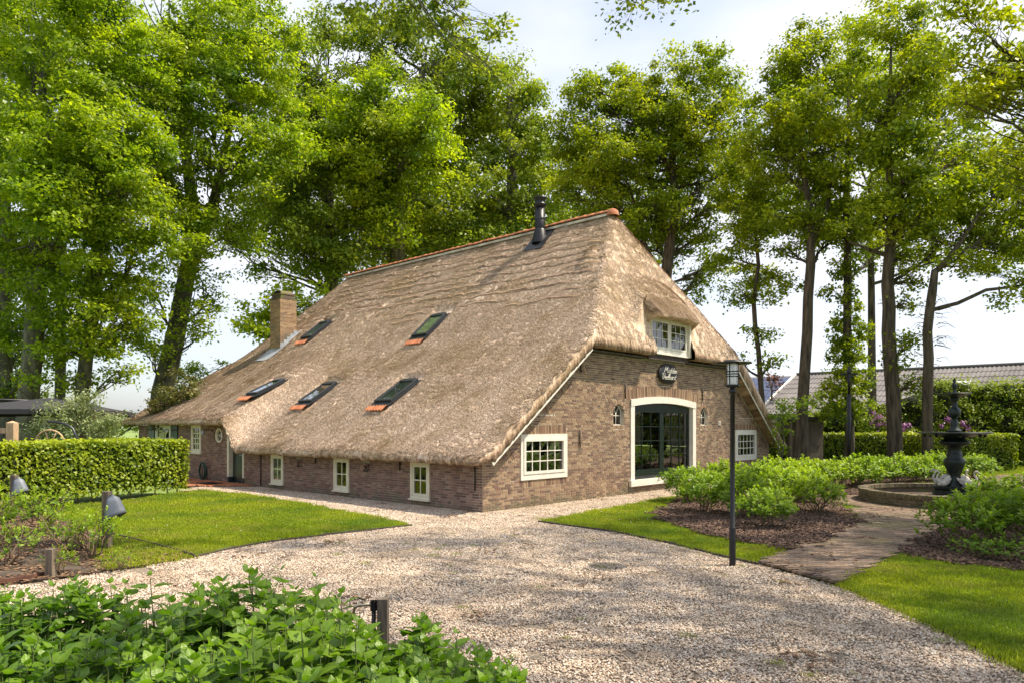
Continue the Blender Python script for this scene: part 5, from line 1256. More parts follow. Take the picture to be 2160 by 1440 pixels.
tree('lime_tree', 'leftmost tall lime tree, its trunk at the picture edge', [(tk(31, [(14, 850), (10, 600), (6, 350), (0, 100)]), (.34, .30, .27, .2, .1))],
     pb(31, [(-60, 60, 150, 1), (20, 230, 130, -2), (-40, 400, 120, 0), (40, 520, 95, 1), (-30, 640, 90, 2), (10, 60, 120, 2), (30, 760, 50, 1, .7), (10, 690, 50, -1, .7), (60, 740, 40, -2, .7), (0, 820, 40, 0, .6)]), M['lf_lime'], M['bark_grey'], group=LG, rc=(.4, .9), droop=.15)
tree('lime_tree', 'lime tree with thick dark trunk just left of the parasol top', [(tk(28, [(58, 860), (78, 600), (84, 400), (90, 150)]), (.42, .37, .33, .25, .12))],
     pb(28, [(70, 130, 130, -1.5), (110, 290, 115, -2.5), (60, 380, 105, -2), (130, 430, 100, -2.5), (60, 520, 95, -1), (120, 560, 80, 1), (60, 650, 70, 2), (90, 20, 130, 1), (110, 660, 44, -1, .6), (120, 730, 36, -1, .6), (90, 800, 30, -1, .6)]), M['lf_lime'], M['bark_grey'], group=LG, rc=(.35, .8), droop=.15, tone0=.42)
tree('lime_tree', 'slender lime tree standing between two thicker trunks at left', [(tk(35, [(126, 860), (128, 600), (130, 350), (135, 150)]), (.26, .24, .22, .16, .08))],
     pb(35, [(150, 100, 120, 2), (160, 330, 110, 2), (120, 600, 80, 2), (170, 700, 60, 2, .7), (150, 480, 90, 3)]), M['lf_beech'], M['bark_grey'], group=LG, droop=.2)
tree('lime_tree', 'tall lime tree with slightly leaning bare lower trunk behind the silvery bush', [(tk(29, [(172, 850), (200, 640), (216, 420), (218, 150), (220, -50)]), (.30, .27, .24, .2, .14, .06))],
     pb(29, [(230, 60, 125, 0), (200, 200, 110, -2), (280, 180, 110, 0), (200, 340, 110, -2), (270, 400, 115, -2.5), (180, 480, 85, -2), (310, 480, 75, -1.5), (240, 600, 85, 0), (250, 700, 60, 1, .7), (200, 560, 60, -2), (140, 740, 50, 0, .8), (210, 640, 50, -2, .6), (180, 700, 40, -2, .6), (250, 780, 40, 0, .5), (230, 730, 36, -1, .6), (160, 800, 34, 0, .6), (280, 660, 40, 0, .6)]), M['lf_lime'], M['bark_grey'], group=LG, rc=(.35, .75), droop=.15, tone0=.42)
tree('lime_tree', 'large forked lime tree whose trunk leans behind the low end of the roof', [(tk(35, [(342, 830), (372, 700), (398, 560), (412, 470), (395, 340), (372, 180), (365, 60)]), (.56, .50, .44, .38, .32, .25, .18, .09)), (tk(35, [(400, 560), (440, 470), (470, 350), (500, 200)], False), (.33, .26, .2, .1))],
     pb(33, [(370, 60, 120, 0), (330, 180, 105, -1.5), (460, 80, 115, 0), (540, 110, 95, .5), (430, 220, 110, -1), (540, 240, 100, 0), (340, 330, 95, -1.5), (480, 340, 90, -1), (590, 300, 70, 1), (320, 430, 85, -1), (420, 430, 75, 0), (500, 470, 60, 1, .8), (440, 620, 60, .5, .9), (380, 520, 60, -1), (420, 700, 42, .5, .7), (320, 620, 45, 0, .8), (330, 740, 40, 0, .7), (560, 60, 60, 1)]), M['lf_lime'], M['bark_grey'], lai=3.6, group=LG, rc=(.35, .8), lsize=.15, droop=.15, tone0=.45)
CG = 'tall beeches behind the ridge'
tree('beech_tree', 'broad dark beech behind the left end of the ridge, branches hanging low', [(tk(43, [(700, 620), (690, 400), (670, 200)]), (.5, .45, .35, .18))],
     pb(43, [(600, 330, 90, 0), (690, 160, 85, 0), (620, 460, 95, -3), (560, 500, 65, -2, .7), (700, 500, 85, -3, .8), (540, 430, 60, 0), (640, 230, 80, 0), (720, 330, 90, -2), (780, 250, 90, -3), (480, 510, 36, 0, .6), (660, 560, 55, -2, .55), (760, 120, 70, 2), (700, 60, 40), (760, 440, 80, -3), (730, 540, 50, -3, .7), (660, 80, 40, 2), (600, 240, 50, 1), (620, 400, 70, -3), (560, 560, 34, 0, .6), (640, 540, 50, -3, .5), (700, 560, 44, -3, .5)]), M['lf_beech'], M['bark_grey'], group=CG, rc=(.5, 1.1), lsize=.19, droop=.3, tone0=.35, lai=3.6)
tree('beech_tree', 'yellow green young beech crown filling the middle above the ridge', [(tk(41, [(840, 560), (830, 400), (820, 250)]), (.5, .45, .35, .15))],
     pb(41, [(740, 230, 75, -2), (800, 260, 80, -3), (870, 260, 75, -3), (900, 250, 50, -4, .6), (700, 260, 60, -2), (800, 330, 75, -2), (720, 320, 60, -3), (860, 330, 60, -2), (800, 430, 60, -1, .7), (860, 420, 56, -1, .7), (760, 480, 50, -1, .6), (840, 500, 50, -2, .6), (740, 400, 60, -2, .6)]), M["lf_young"], M["bark_grey"], group=CG, rc=(.5, 1.0), lsize=.18, droop=.2, tone0=.5)
tree('beech_tree', 'tallest feathery beech straight behind the roof ridge', [(tk(46, [(880, 560), (880, 350), (890, 150)]), (.7, .6, .45, .2))],
     pb(46, [(830, 110, 75, 0), (900, 130, 85, 0), (960, 150, 80, 0), (1030, 190, 75, 0), (900, 240, 85, 1), (1000, 300, 90, 0), (820, 420, 90, -2), (900, 380, 85, -2), (980, 430, 90, -2), (780, 500, 70, -2, .8), (880, 500, 70, -3, .7), (960, 110, 50, 2), (830, 350, 80, -3), (1000, 500, 70, -3, .6), (950, 460, 70, -4), (1060, 250, 60, 1), (940, 330, 80, 0), (820, 540, 50, -4, .6), (900, 530, 60, -4, .6), (980, 530, 50, -4, .6), (880, 60, 40, 2), (1080, 160, 40, 1)]), M['lf_beech'], M['bark_grey'], group=CG, rc=(.5, 1.1), lsize=.2, droop=.4, lai=3.6, tone0=.45)
tree('beech_tree', 'greyish green beech right behind the black flue', [(tk(44, [(1080, 560), (1080, 350), (1075, 180)]), (.5, .42, .3, .15))],
     pb(44, [(1080, 210, 68, 0), (1060, 330, 85, 0), (1110, 300, 60, 1), (1060, 440, 80, -1), (1120, 420, 60, 0), (1130, 200, 34, 0), (1180, 350, 50, 1), (1170, 430, 50, 1), (1120, 480, 50, 1, .7), (1200, 500, 44, 2, .7), (1040, 500, 50, 0, .6)]), M['lf_beech'], M['bark_grey'], group=CG, rc=(.45, .9), lsize=.19, droop=.3, lai=3.4, tone0=.5)
tree('beech_tree', 'distant continuous beech crowns filling the gaps behind the ridge', [(tk(60, [(900, 600), (900, 450)]), (.5, .4, .2))],
     pb(60, [(560, 400, 60), (620, 340, 60), (640, 480, 60, 0, .7), (720, 420, 70), (800, 470, 66, 0, .8), (880, 440, 70), (960, 360, 70), (1040, 430, 70), (1120, 360, 66), (1120, 500, 60, 0, .7), (1190, 430, 60), (1250, 500, 56, 0, .8), (1200, 540, 40, 0, .7), (1300, 400, 60), (980, 230, 60), (700, 330, 60), (760, 240, 60)]), M['lf_beech'], M['bark_grey'], group=CG, rc=(.7, 1.4), lsize=.30, lai=2.6, droop=.2, tone0=.5, twig=4)
OG = 'oaks behind the farmhouse on the right'
tree('oak_tree', 'broad oak rising behind the front hip of the roof', [(tk(36, [(1400, 640), (1410, 540), (1428, 440), (1420, 360), (1425, 230)]), (0.352, 0.320, 0.272, 0.224, 0.160, 0.080)), (tk(36, [(1400, 600), (1360, 520), (1330, 400)], False), (0.176, 0.144, 0.064))],
     pb(36, [(1200, 300, 62), (1265, 230, 66), (1330, 260, 62, -1), (1400, 200, 60), (1470, 170, 66), (1525, 210, 46), (1230, 390, 66, 1), (1310, 350, 66, -1.5), (1390, 310, 68, -1), (1480, 290, 70, -.5), (1540, 290, 36), (1290, 440, 62, 0), (1380, 430, 62, -1), (1470, 400, 62, 0), (1200, 470, 50, 1), (1440, 520, 46, 1), (1340, 500, 46, 1), (1490, 480, 40, 1), (1460, 600, 42, 1, .8), (1240, 170, 24), (1440, 130, 28), (1180, 400, 40, 2), (1260, 330, 60, 2), (1360, 370, 60, 2), (1440, 350, 60, 2), (1430, 460, 50, 1), (1320, 450, 60, 2), (1400, 260, 50, 2), (1280, 520, 40, 2), (1380, 520, 44, 2), (1300, 205, 50, 1), (1320, 285, 56, 1), (1345, 350, 50, 1), (1230, 330, 50, 1), (1205, 235, 34, 1), (1375, 465, 50, 1), (1540, 350, 40, 1), (1520, 425, 44, 1), (1500, 560, 34, 1, .8), (1370, 240, 50, 1)]), M['lf_oak'], M['bark'], group=OG, lai=3.9, rc=(.3, .65), lsize=.15, flat=.6, twig=12, tone0=.4)
tree('oak_tree', 'young thin oak with bare leaning stem beside the right eave', [(tk(33, [(1608, 850), (1600, 740), (1590, 640), (1600, 560), (1585, 400)]), (0.136, 0.128, 0.112, 0.104, 0.088, 0.048))],
     pb(33, [(1575, 250, 40), (1560, 340, 52), (1620, 380, 62), (1560, 430, 56), (1610, 500, 56), (1545, 540, 42, 0, .8), (1640, 580, 44, 0, .9), (1570, 620, 44, 0, .8), (1600, 700, 30, 0, .7), (1560, 760, 18), (1625, 760, 20), (1600, 440, 60, 2), (1560, 500, 46, 1), (1600, 600, 40, 1, .8)]), M['lf_oak'], M['bark'], group=OG, lai=3.3, rc=(.25, .55), lsize=.14, flat=.6, twig=10)
tree('oak_tree', 'straight grey oak trunk with clear sky on both sides, right of the lantern', [(tk(30, [(1692, 870), (1703, 700), (1710, 560), (1712, 470), (1690, 350), (1680, 200)]), (0.264, 0.232, 0.216, 0.192, 0.136, 0.104, 0.048)), (tk(30, [(1712, 520), (1745, 440), (1760, 330)], False), (0.112, 0.080, 0.040))],
     pb(30, [(1680, 90, 50), (1740, 100, 56), (1650, 170, 58), (1720, 190, 66, -1), (1790, 150, 55), (1640, 270, 60), (1700, 290, 66, -1), (1770, 270, 60), (1670, 380, 60, 0), (1740, 380, 60), (1660, 460, 50, 0, .8), (1730, 470, 46, 0, .8), (1590, 300, 40, 1), (1690, 230, 60, 2), (1740, 320, 60, 2), (1700, 420, 60, 2), (1650, 330, 50, 2), (1670, 530, 34, 1, .7), (1760, 500, 40, 2, .8)]), M['lf_oak'], M['bark'], group=OG, lai=3.9, rc=(.28, .6), lsize=.14, flat=.6, twig=12)
tree('oak_tree', 'ivy clad oak trunk directly behind the tall thin black post', [(tk(31.5, [(1790, 850), (1788, 600), (1785, 430), (1790, 200)]), (0.208, 0.192, 0.168, 0.144, 0.056))],
     pb(31.5, [(1830, 80, 50, 1), (1840, 210, 60, 1), (1820, 330, 60, 1), (1790, 440, 56, 0), (1840, 440, 50, 1), (1810, 150, 50, 2), (1850, 300, 60, 3), (1800, 500, 46, 1, .8), (1850, 510, 40, 2)]), M['lf_oak'], M['bark'], group=OG, lai=3.9, rc=(.28, .6), lsize=.14, flat=.6, twig=10,
     ivy=pb(31.5, [(1785, 830, 46), (1795, 780, 40), (1760, 850, 40), (1800, 730, 30), (1780, 700, 28), (1795, 660, 24), (1785, 620, 22), (1790, 570, 20), (1775, 740, 26), (1815, 690, 18), (1750, 620, 16), (1770, 570, 20)]))
tree('oak_tree', 'thickest reddish brown oak trunk behind the tall hedge, branching wide', [(tk(28, [(1884, 830), (1874, 700), (1872, 600), (1880, 500), (1878, 400), (1870, 250), (1880, 100)]), (0.288, 0.264, 0.248, 0.224, 0.192, 0.144, 0.096, 0.040)), (tk(28, [(1880, 500), (1930, 380), (1990, 290)], False), (0.136, 0.104, 0.056)), (tk(28, [(1878, 540), (1840, 530), (1790, 510)], False), (0.096, 0.072, 0.032))],
     pb(28, [(1870, 70, 55), (1930, 70, 55), (1900, 170, 66, -1), (1980, 150, 60), (1850, 260, 56), (1930, 270, 66, -1), (2000, 240, 60), (1900, 370, 60, -1), (1970, 370, 62, -1), (1860, 450, 52, -1), (1940, 470, 56, -1), (2010, 450, 52), (1900, 540, 32, 1, .8), (1910, 640, 24, 0, .9), (1920, 720, 24), (1930, 800, 28), (1890, 760, 20), (1930, 220, 60, 2), (1960, 320, 60, 2), (1900, 440, 60, 2), (1980, 420, 60, 2), (2020, 340, 50, 1), (1980, 520, 40, 1, .7), (1920, 590, 26, 0)]), M['lf_oak'], M['bark'], group=OG, lai=3.9, rc=(.28, .6), lsize=.14, flat=.6, twig=12)
tree('oak_tree', 'dark twiggy leaning oak with one long low branch reaching right', [(tk(27, [(1957, 810), (1956, 700), (1966, 620), (1972, 570)]), (0.192, 0.184, 0.168, 0.160, 0.120)), (tk(27, [(1964, 655), (2020, 640), (2080, 612), (2140, 605), (2220, 590)], False), (0.080, 0.072, 0.064, 0.048, 0.024)), (tk(27, [(1972, 575), (2020, 520), (2060, 460), (2110, 400)], False), (0.104, 0.088, 0.064, 0.040))],
     pb(27, [(2030, 540, 40, 0, .7), (2080, 500, 50), (2130, 470, 56), (2180, 520, 50), (2060, 400, 52), (2120, 370, 56), (2190, 400, 60), (2150, 590, 34, 0, .6), (2200, 300, 60), (2100, 320, 60, 1), (2040, 460, 50, 2), (2100, 440, 60, 2), (2140, 540, 50, 2, .7), (2060, 560, 36, 1, .6), (1960, 500, 30, 0, .6), (2110, 640, 18), (2180, 620, 30)]), M['lf_oak'], M['bark'], group=OG, lai=3.9, rc=(.28, .6), lsize=.14, flat=.6, twig=12)
tree('oak_tree', 'farther oak whose crown joins the others behind the ivy clad trunk', [(tk(40, [(1840, 850), (1838, 600), (1835, 400)]), (.24, .22, .18, .1))],
     pb(40, [(1650, 300, 50), (1700, 400, 56), (1760, 250, 60), (1780, 460, 54, 0, .8), (1830, 150, 56), (1860, 380, 60), (1920, 480, 54, 0, .8), (1960, 200, 60), (2010, 330, 60), (2060, 250, 60), (2110, 180, 56), (2050, 430, 56), (2140, 300, 60), (1630, 430, 46), (1580, 400, 40), (1560, 300, 34), (1990, 540, 44, 0, .7), (1820, 540, 44, 0, .6)]), M['lf_oak'], M['bark'], group=OG, lai=2.8, rc=(.4, .8), lsize=.2, flat=.6, twig=5, tone0=.5)
# dead twigs of ivy on it
e = bpy.data.objects['oak_tree.005']; mb = MB()
for i in range(90):
    z = random.uniform(1.6, 6.8); a = random.uniform(0, 6.28); r = .24; l = random.uniform(.2, .7)
    x0, y0 = r * math.cos(a) + (z - 3) * .035 - .0, r * math.sin(a); mb.tube([(x0, y0, z), (x0 + math.cos(a) * l * .6, y0 + math.sin(a) * l * .6, z + random.uniform(-.1, .15)), (x0 + math.cos(a + .4) * l, y0 + math.sin(a + .4) * l, z - random.uniform(0, .35))], [.014, .008, .003], 4, cap=False)
mb.obj('dead_ivy', M['bark'], e, kind='stuff')
# nearer oak outside the frame on the right whose branches reach in and shade the drive
tree('oak_tree', 'yellow green oak branches reaching in from the top right corner', [([(14.5, 13, -.1), (14.4, 13, 3), (14.2, 13, 7), (14, 13, 11)], (.45, .4, .3, .12)), ([(14.3, 13, 6), (12.4, 14, 8.2), (10.8, 15, 9.6)], (.15, .1, .04))],
     pb(15, [(2060, 40, 60), (2110, 110, 70), (2030, 130, 50), (2150, 210, 70), (2090, 210, 46), (2200, 80, 80), (2180, 330, 70), (2130, 350, 36), (2230, 450, 80), (2040, 220, 30), (2020, 20, 34)]) + [(13.5, 12, 10, 2.6, 2.2), (15, 9.5, 10, 2.8, 2.2), (16, 14, 9, 3, 2.5), (13.6, 11, 7, 2, 1.6)], M['lf_gold'], M['bark'], lai=2.4, rc=(.22, .45), lsize=.11, flat=.6, twig=12, tone0=.35)
# ---- trees outside the frame: they shade the drive and show in the glass
tree('shade_oak', 'oak tree out of the picture on the right of the drive', [([(13, 5, -.1), (13, 5, 4), (12.2, 5.5, 8), (10.5, 7, 11)], (.45, .4, .3, .15))],
     [(8.3, 6, 10.2, 2.5, 1.9), (11, 8, 11.5, 3, 2.3), (7, 9.2, 12.3, 2.6, 2.0), (10, 11.5, 13.5, 2.8, 2.2), (13.5, 9, 11, 3, 2.4), (9, 4.5, 9.4, 2.5, 2), (12, 5, 10, 3, 2.4), (4.6, 6.6, 10, 2.1, 1.6), (5.6, 3.6, 9.5, 2.2, 1.7), (6.2, 12.3, 14.5, 2.4, 1.8)], M['lf_oak'], M['bark'], lai=1.3, lsize=.16, rc=(.4, .8), flat=.6)
tree('overhanging_beech', 'beech twigs hanging into the picture along the top edge', [([(3.8, -2.0, -.1), (3.6, -1.6, 3.5), (3.0, -.4, 7.0), (2.2, 1.2, 10)], (.42, .36, .3, .18)), ([(2.6, .6, 8.6), (.6, 4.5, 11), (-1.6, 8.5, 11.2), (-2.2, 11.5, 9.8)], (.16, .12, .07, .03)), ([(2.9, -.2, 7.4), (3.3, 5, 10), (3.4, 9, 10.6), (2.4, 11.3, 9.4)], (.14, .09, .05, .015))],
     pb(12, [(730, 5, 45, 0, .8), (790, 40, 45, 0, .8), (850, 10, 60, 0, .8), (900, 60, 34), (960, 20, 60), (1000, 70, 44), (1030, 120, 40), (1060, 70, 26), (1040, 165, 26), (900, -60, 80), (700, -60, 60), (780, -40, 60), (1300, 25, 22), (1340, 5, 26), (1390, 8, 22), (1430, 2, 20), (1315, 55, 12), (1330, -50, 40), (1420, -60, 40)]) + [(2.5, 1, 11, 2.4, 1.6), (0, 3.5, 11.8, 2.2, 1.4)], M['lf_beech'], M['bark_grey'], lai=1.3, rc=(.12, .32), lsize=.085, flat=.5, droop=.5, twig=9, tone0=.3, limb=.02)
# ---- far trees and bushes
tree('garden_maple', 'bright light green round tree behind the brick chimney', [(tk(37, [(600, 730), (600, 650)]), (.3, .25, .12))],
     pb(37, [(530, 690, 24), (560, 660, 32), (600, 640, 40), (650, 640, 42), (690, 640, 34), (540, 690, 30), (590, 690, 40), (650, 690, 40), (610, 610, 24)]), M['lf_young'], M['bark'], lsize=.2, rc=(.35, .7), lai=3.4, tone0=.75)
tree('ornamental_bush', 'brownish green tall bush at the left end of the thatch', [(tk(29, [(345, 900), (345, 850)]), (.12, .1, .05))],
     pb(29, [(335, 850, 34), (370, 820, 34), (350, 880, 30), (400, 810, 26), (320, 880, 22)]), M['lf_brown'], M['bark'], lsize=.11, rc=(.2, .4), lai=3, cat='bush')
tree('background_bush', 'fresh green bush peeping over the roof edge at far left', [(tk(40, [(400, 900), (400, 800)]), (.15, .12, .05))],
     pb(40, [(395, 790, 24), (425, 785, 22), (380, 810, 24), (470, 770, 12)]), M['lf_lime'], M['bark'], lsize=.15, rc=(.25, .5), lai=2.6, cat='bush')
tree('silvery_shrub', 'loose shrub with pale silvery shoots in front of the parasol', [(tk(20.3, [(160, 925), (165, 890)]), (.05, .045, .02)), (tk(20.3, [(165, 925), (200, 880)], False), (.04, .015))],
     pb(20.3, [(105, 880, 24), (140, 862, 30), (180, 860, 32), (220, 875, 28), (160, 895, 34), (210, 900, 30), (245, 890, 16), (100, 905, 24), (70, 905, 14), (190, 840, 14), (150, 915, 40)]), M['lf_silver'], M['stem'], lsize=.085, rc=(.12, .25), up=.4, lai=4, cat='shrub', asp=.35, flat=1, twig=6, tone0=.5, limb=.008)
tree('dense_undergrowth', 'dark green undergrowth between the trunks on the far left', [(tk(36, [(60, 900), (60, 850)]), (.1, .08, .04))],
     pb(36, [(0, 870, 50), (60, 880, 40), (-60, 850, 60), (40, 800, 30), (110, 890, 34), (0, 820, 40), (100, 850, 30), (150, 880, 30), (200, 890, 30, 0, .8), (240, 900, 24, 0, .7), (280, 890, 26, 2, .6), (300, 885, 14, 2, .7)]), M['lf_beech'], M['bark'], lsize=.14, rc=(.3, .6), lai=3, cat='undergrowth')
tree('young_maple', 'slender bright green sapling at the right corner of the farmhouse', [(tk(27, [(1650, 960), (1652, 900), (1655, 850)]), (.035, .03, .025, .01)), (tk(27, [(1640, 960), (1648, 905)], False), (.02, .01))],
     pb(27, [(1650, 850, 22), (1675, 860, 22), (1700, 858, 20), (1640, 870, 18), (1725, 840, 12), (1660, 895, 18), (1645, 920, 14), (1655, 945, 14)]), M['lf_shrub'], M['bark_grey'], lsize=.11, rc=(.15, .3), lai=1.7, cat='sapling', twig=5, tone0=.6, limb=.01)
tree('bare_tree', 'small reddish half bare tree before the solar panels', [(tk(60, [(1628, 850), (1628, 810)]), (.12, .1, .05))],
     pb(60, [(1628, 810, 18), (1622, 798, 10), (1636, 800, 10)]), plain('red_leaves', (.16, .07, .05), .8), M['bark'], lsize=.2, rc=(.3, .5), lai=1.2)
# far wood along the horizon
def far_wood(pts, h_, name, label):
    bl = []
    for (x0, y0), (x1, y1) in zip(pts[:-1], pts[1:]):
        n = max(2, int(math.hypot(x1 - x0, y1 - y0) / 7))
        for i in range(n): t = i / n; r = random.uniform(4, 6.5); bl.append((x0 + (x1 - x0) * t, y0 + (y1 - y0) * t + random.uniform(-3, 3), random.uniform(.55, .8) * h_ * .6, r, h_ * random.uniform(.35, .6)))
    C_, N_, S_, T_, _ = foliage(bl, 1.5, .9, (1.5, 3), .5); V, Fq = leaf_quads(C_, N_, S_, .9)
    tag(link(name, mesh_np(name, V, Fq, M['lf_beech'], {'tone': np.repeat(T_, 4)})), label, 'wood', kind='stuff')
far_wood([(-260, 230), (-150, 260), (-60, 270)], 9, 'far_wood', 'low line of far trees behind the bright field at left')
far_wood([(90, 150), (160, 120)], 9, 'far_wood', 'far trees to the right behind the barns')

# ---- hedges
def hedge(name, label, line, thick, h_, leafm, lsize, dens, seedtone=.4, wob=.07, gap=0.12, cat='hedge', toptone=.25, stems=True):
    e = empty(name, (line[0][0], line[0][1], 0), 0, label, cat); off = np.array([line[0][0], line[0][1], 0])
    Cs, Ns, Ts = [], [], []; core = MB(); sm = MB()
    ls = np.array(line); nseg = len(ls) - 1
    for k in range(nseg):
        a, b = ls[k], ls[k + 1]; d = b - a; L = np.linalg.norm(d); d = d / L; nrm = np.array([d[1], -d[0]])   # front side normal
        ca = math.atan2(d[1], d[0]); c = (a + b) / 2 - nrm * thick / 2
        core.box((c[0] - off[0], c[1] - off[1], (h_ + gap) / 2), (L - .28 + (.3 if k < nseg - 1 else 0), thick - .30, h_ - gap - .30), Matrix.Rotation(ca, 3, 'Z'))
        faces = [(L * h_, 'f'), (L * thick, 't'), (L * h_, 'b')] + ([(thick * h_, 's')] if k == 0 else []) + ([(thick * h_, 'e')] if k == nseg - 1 else [])
        for ar, f in faces:
            n = int(ar * dens * (.35 if f == 'b' else 1)); s_ = rng.uniform(0, L, n); z = gap + rng.uniform(0, 1, n) ** .9 * (h_ - gap); dd = np.abs(rng.normal(0, .07, n)); jj = rng.normal(0, .03, n)
            bump_ = wob * (np.sin(s_ * 3.1 + z * 2.3) * .5 + np.sin(s_ * 7.3 - z * 5.1) * .3 + np.sin(s_ * 1.1) * .4)
            if f == 'f': p = a[None] + d[None] * s_[:, None] + nrm[None] * (bump_ - dd)[:, None]; zz = z; nn = np.tile([nrm[0], nrm[1], .55], (n, 1))
            elif f == 'b': p = a[None] + d[None] * s_[:, None] - nrm[None] * (thick - dd)[:, None]; zz = z; nn = np.tile([-nrm[0], -nrm[1], .5], (n, 1))
            elif f == 't': tt = rng.uniform(0, thick, n); p = a[None] + d[None] * s_[:, None] - nrm[None] * tt[:, None]; zz = h_ + bump_ * .6 - dd * .8 + np.where(rng.random(n) < .05, rng.uniform(0, .10, n), 0); nn = np.tile([0, 0, 1.], (n, 1))
            else:
                tt = rng.uniform(0, thick, n); q0 = a if f == 's' else b; sg = -1 if f == 's' else 1; p = q0[None] - nrm[None] * tt[:, None] + d[None] * sg * (bump_ - dd)[:, None]; zz = z; nn = np.tile([d[0] * sg, d[1] * sg, .55], (n, 1))
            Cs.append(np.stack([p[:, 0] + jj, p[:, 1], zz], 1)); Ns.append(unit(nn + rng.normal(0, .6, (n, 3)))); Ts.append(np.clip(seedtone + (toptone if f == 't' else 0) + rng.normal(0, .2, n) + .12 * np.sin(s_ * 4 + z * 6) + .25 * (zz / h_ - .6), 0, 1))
        if stems:
            m = int(L / .35)
            for i in range(m):
                q_ = a + d * (i + .5) * L / m - nrm * (.25 + random.uniform(-.05, .05)); sm.tube([(q_[0] - off[0], q_[1] - off[1], 0), (q_[0] - off[0] + random.uniform(-.05, .05), q_[1] - off[1], gap + .3)], .018, 5)
    core.obj('inner_twigs', M['hedgecore'], e)
    if stems: sm.obj('stems', M['stem'], e)
    C_ = np.concatenate(Cs); V, Fq = leaf_quads(C_, np.concatenate(Ns), lsize * rng.uniform(.7, 1.3, len(C_)), .75); V = V - off
    tag(link('foliage', mesh_np('foliage', V, Fq, leafm, {'tone': np.repeat(np.concatenate(Ts), 4)}), e), kind='stuff')
    return e
ha, hb = np.array(gp(398, 1041)), np.array(gp(60, 1073)); dd_ = (hb - ha) / np.linalg.norm(hb - ha)
hedge('beech_hedge', 'clipped bright green beech hedge behind the left lawn', [tuple(hb + dd_ * 5), tuple(ha)], 1.3, 1.60, M['lf_hedge'], .088, 620, .45, gap=.16)
hedge('clipped_hedge', 'long low clipped hedge running behind the fountain and shrubs', [(11.2, 33.4), (19.2, 32.0), (20.4, 30.4)], 1.3, 1.66, M['lf_hedge'], .10, 420, .32)
hedge('clipped_hedge', 'end block of clipped hedge with rounded corner at the right edge', [(17.6, 30.4), (21.5, 30.2)], 1.6, 1.66, M['lf_hedge'], .10, 420, .42)
# tall laurel hedge with uneven top
def blobhedge(name, label, blobs, leafm, lsize, lai, tone0, off, cat='hedge', rc=(.25, .5), asp=.5):
    e = empty(name, (off[0], off[1], 0), 0, label, cat)
    C_, N_, S_, T_, _ = foliage(blobs, lai, lsize, rc, .6, .2, .8, .75, tone0); k = C_[:, 2] > .05; C_, N_, S_, T_ = C_[k], N_[k], S_[k], T_[k]; V, Fq = leaf_quads(C_, N_, S_, asp); tag(link('foliage', mesh_np('foliage', V - np.array([off[0], off[1], 0]), Fq, leafm, {'tone': np.repeat(T_, 4)}), e), kind='stuff')
    mb = MB()
    for b in blobs: 
        n = 6; mb.lathe([(0, -b[4] * .72), (b[3] * .5, -b[4] * .5), (b[3] * .6, 0), (b[3] * .5, b[4] * .5), (0, b[4] * .72)], 10, (b[0] - off[0], b[1] - off[1], b[2]))
    mb.obj('inner_twigs', M['hedgecore'], e); return e
bl = []
for x, zt_ in ((14.6, 2.6), (16.0, 3.0), (17.4, 3.3), (18.6, 3.2), (19.9, 3.7), (21.0, 4.1), (22.0, 4.3), (23.1, 4.0), (24.2, 4.3), (25.4, 4.4), (26.6, 4.3), (28, 4.5), (30, 4.3), (32, 4.6)):
    y = 36 - (x - 14) * .12; 
    for zc in np.arange(.9, zt_ - .6, 1.15): bl.append((x + random.uniform(-.3, .3), y + random.uniform(-.3, .3), zc, 1.05, .95))
    bl.append((x, y, zt_ - .75, 1.0, .8 + random.uniform(-.1, .15)))
blobhedge('laurel_hedge', 'tall loose dark green hedge in front of the barn', bl, M['lf_laurel'], .14, 4.4, .55, (20, 35))
bl = [(x, y, z, 1.3, 1.1) for x, y in ((26, 31), (28, 29), (30, 27), (31, 24.5), (32, 22), (32.5, 19.5), (33, 17)) for z in (.9, 2.2, 3.3)]
blobhedge('laurel_hedge', 'tall hedge out of the picture on the right that shows in the barn door glass', bl, M['lf_laurel'], .22, 1.6, .45, (30, 25))
# rhododendron
for px, py, r, lab in ((1838, 886, 20, 'rhododendron with a dense group of purple flowers left of the fountain'), (1885, 897, 12, 'small cluster of purple rhododendron flowers above the clipped hedge'), (2010, 893, 26, 'purple rhododendron flowers behind the column of the fountain')):
    x, y, z = at(px, py, 34.3); e = empty('rhododendron', (x, y, 0), 0, lab, 'rhododendron', 'rhododendrons before the tall hedge')
    rr = r * 34.3 / F; bl = [(x, y, z - .25, rr * 1.6, .6), (x + rr, y, 1.3, rr * 1.4 + .3, .9), (x - rr, y, 1.2, rr * 1.4 + .2, .9)]
    C_, N_, S_, T_, _ = foliage(bl, 2.2, .13, (.2, .4)); V, Fq = leaf_quads(C_, N_, S_, .45); tag(link('leaves', mesh_np('leaves', V - np.array([x, y, 0]), Fq, M['lf_laurel'], {'tone': np.repeat(T_, 4)}), e), kind='stuff')
    for k in range(max(4, int(r * .5))):
        fx, fz = random.gauss(0, rr * .8), random.gauss(0, rr * .6); fc = rng.normal(0, .075, (26, 3)); V, Fq = leaf_quads(fc + np.array([fx, -.55, z + fz]), unit(fc + np.array([0, -.05, .05])), np.full(26, .085), .9)
        link('flower_head', mesh_np('flower_head', V, Fq, M['purple'], {'tone': np.repeat(rng.random(26), 4)}), e)

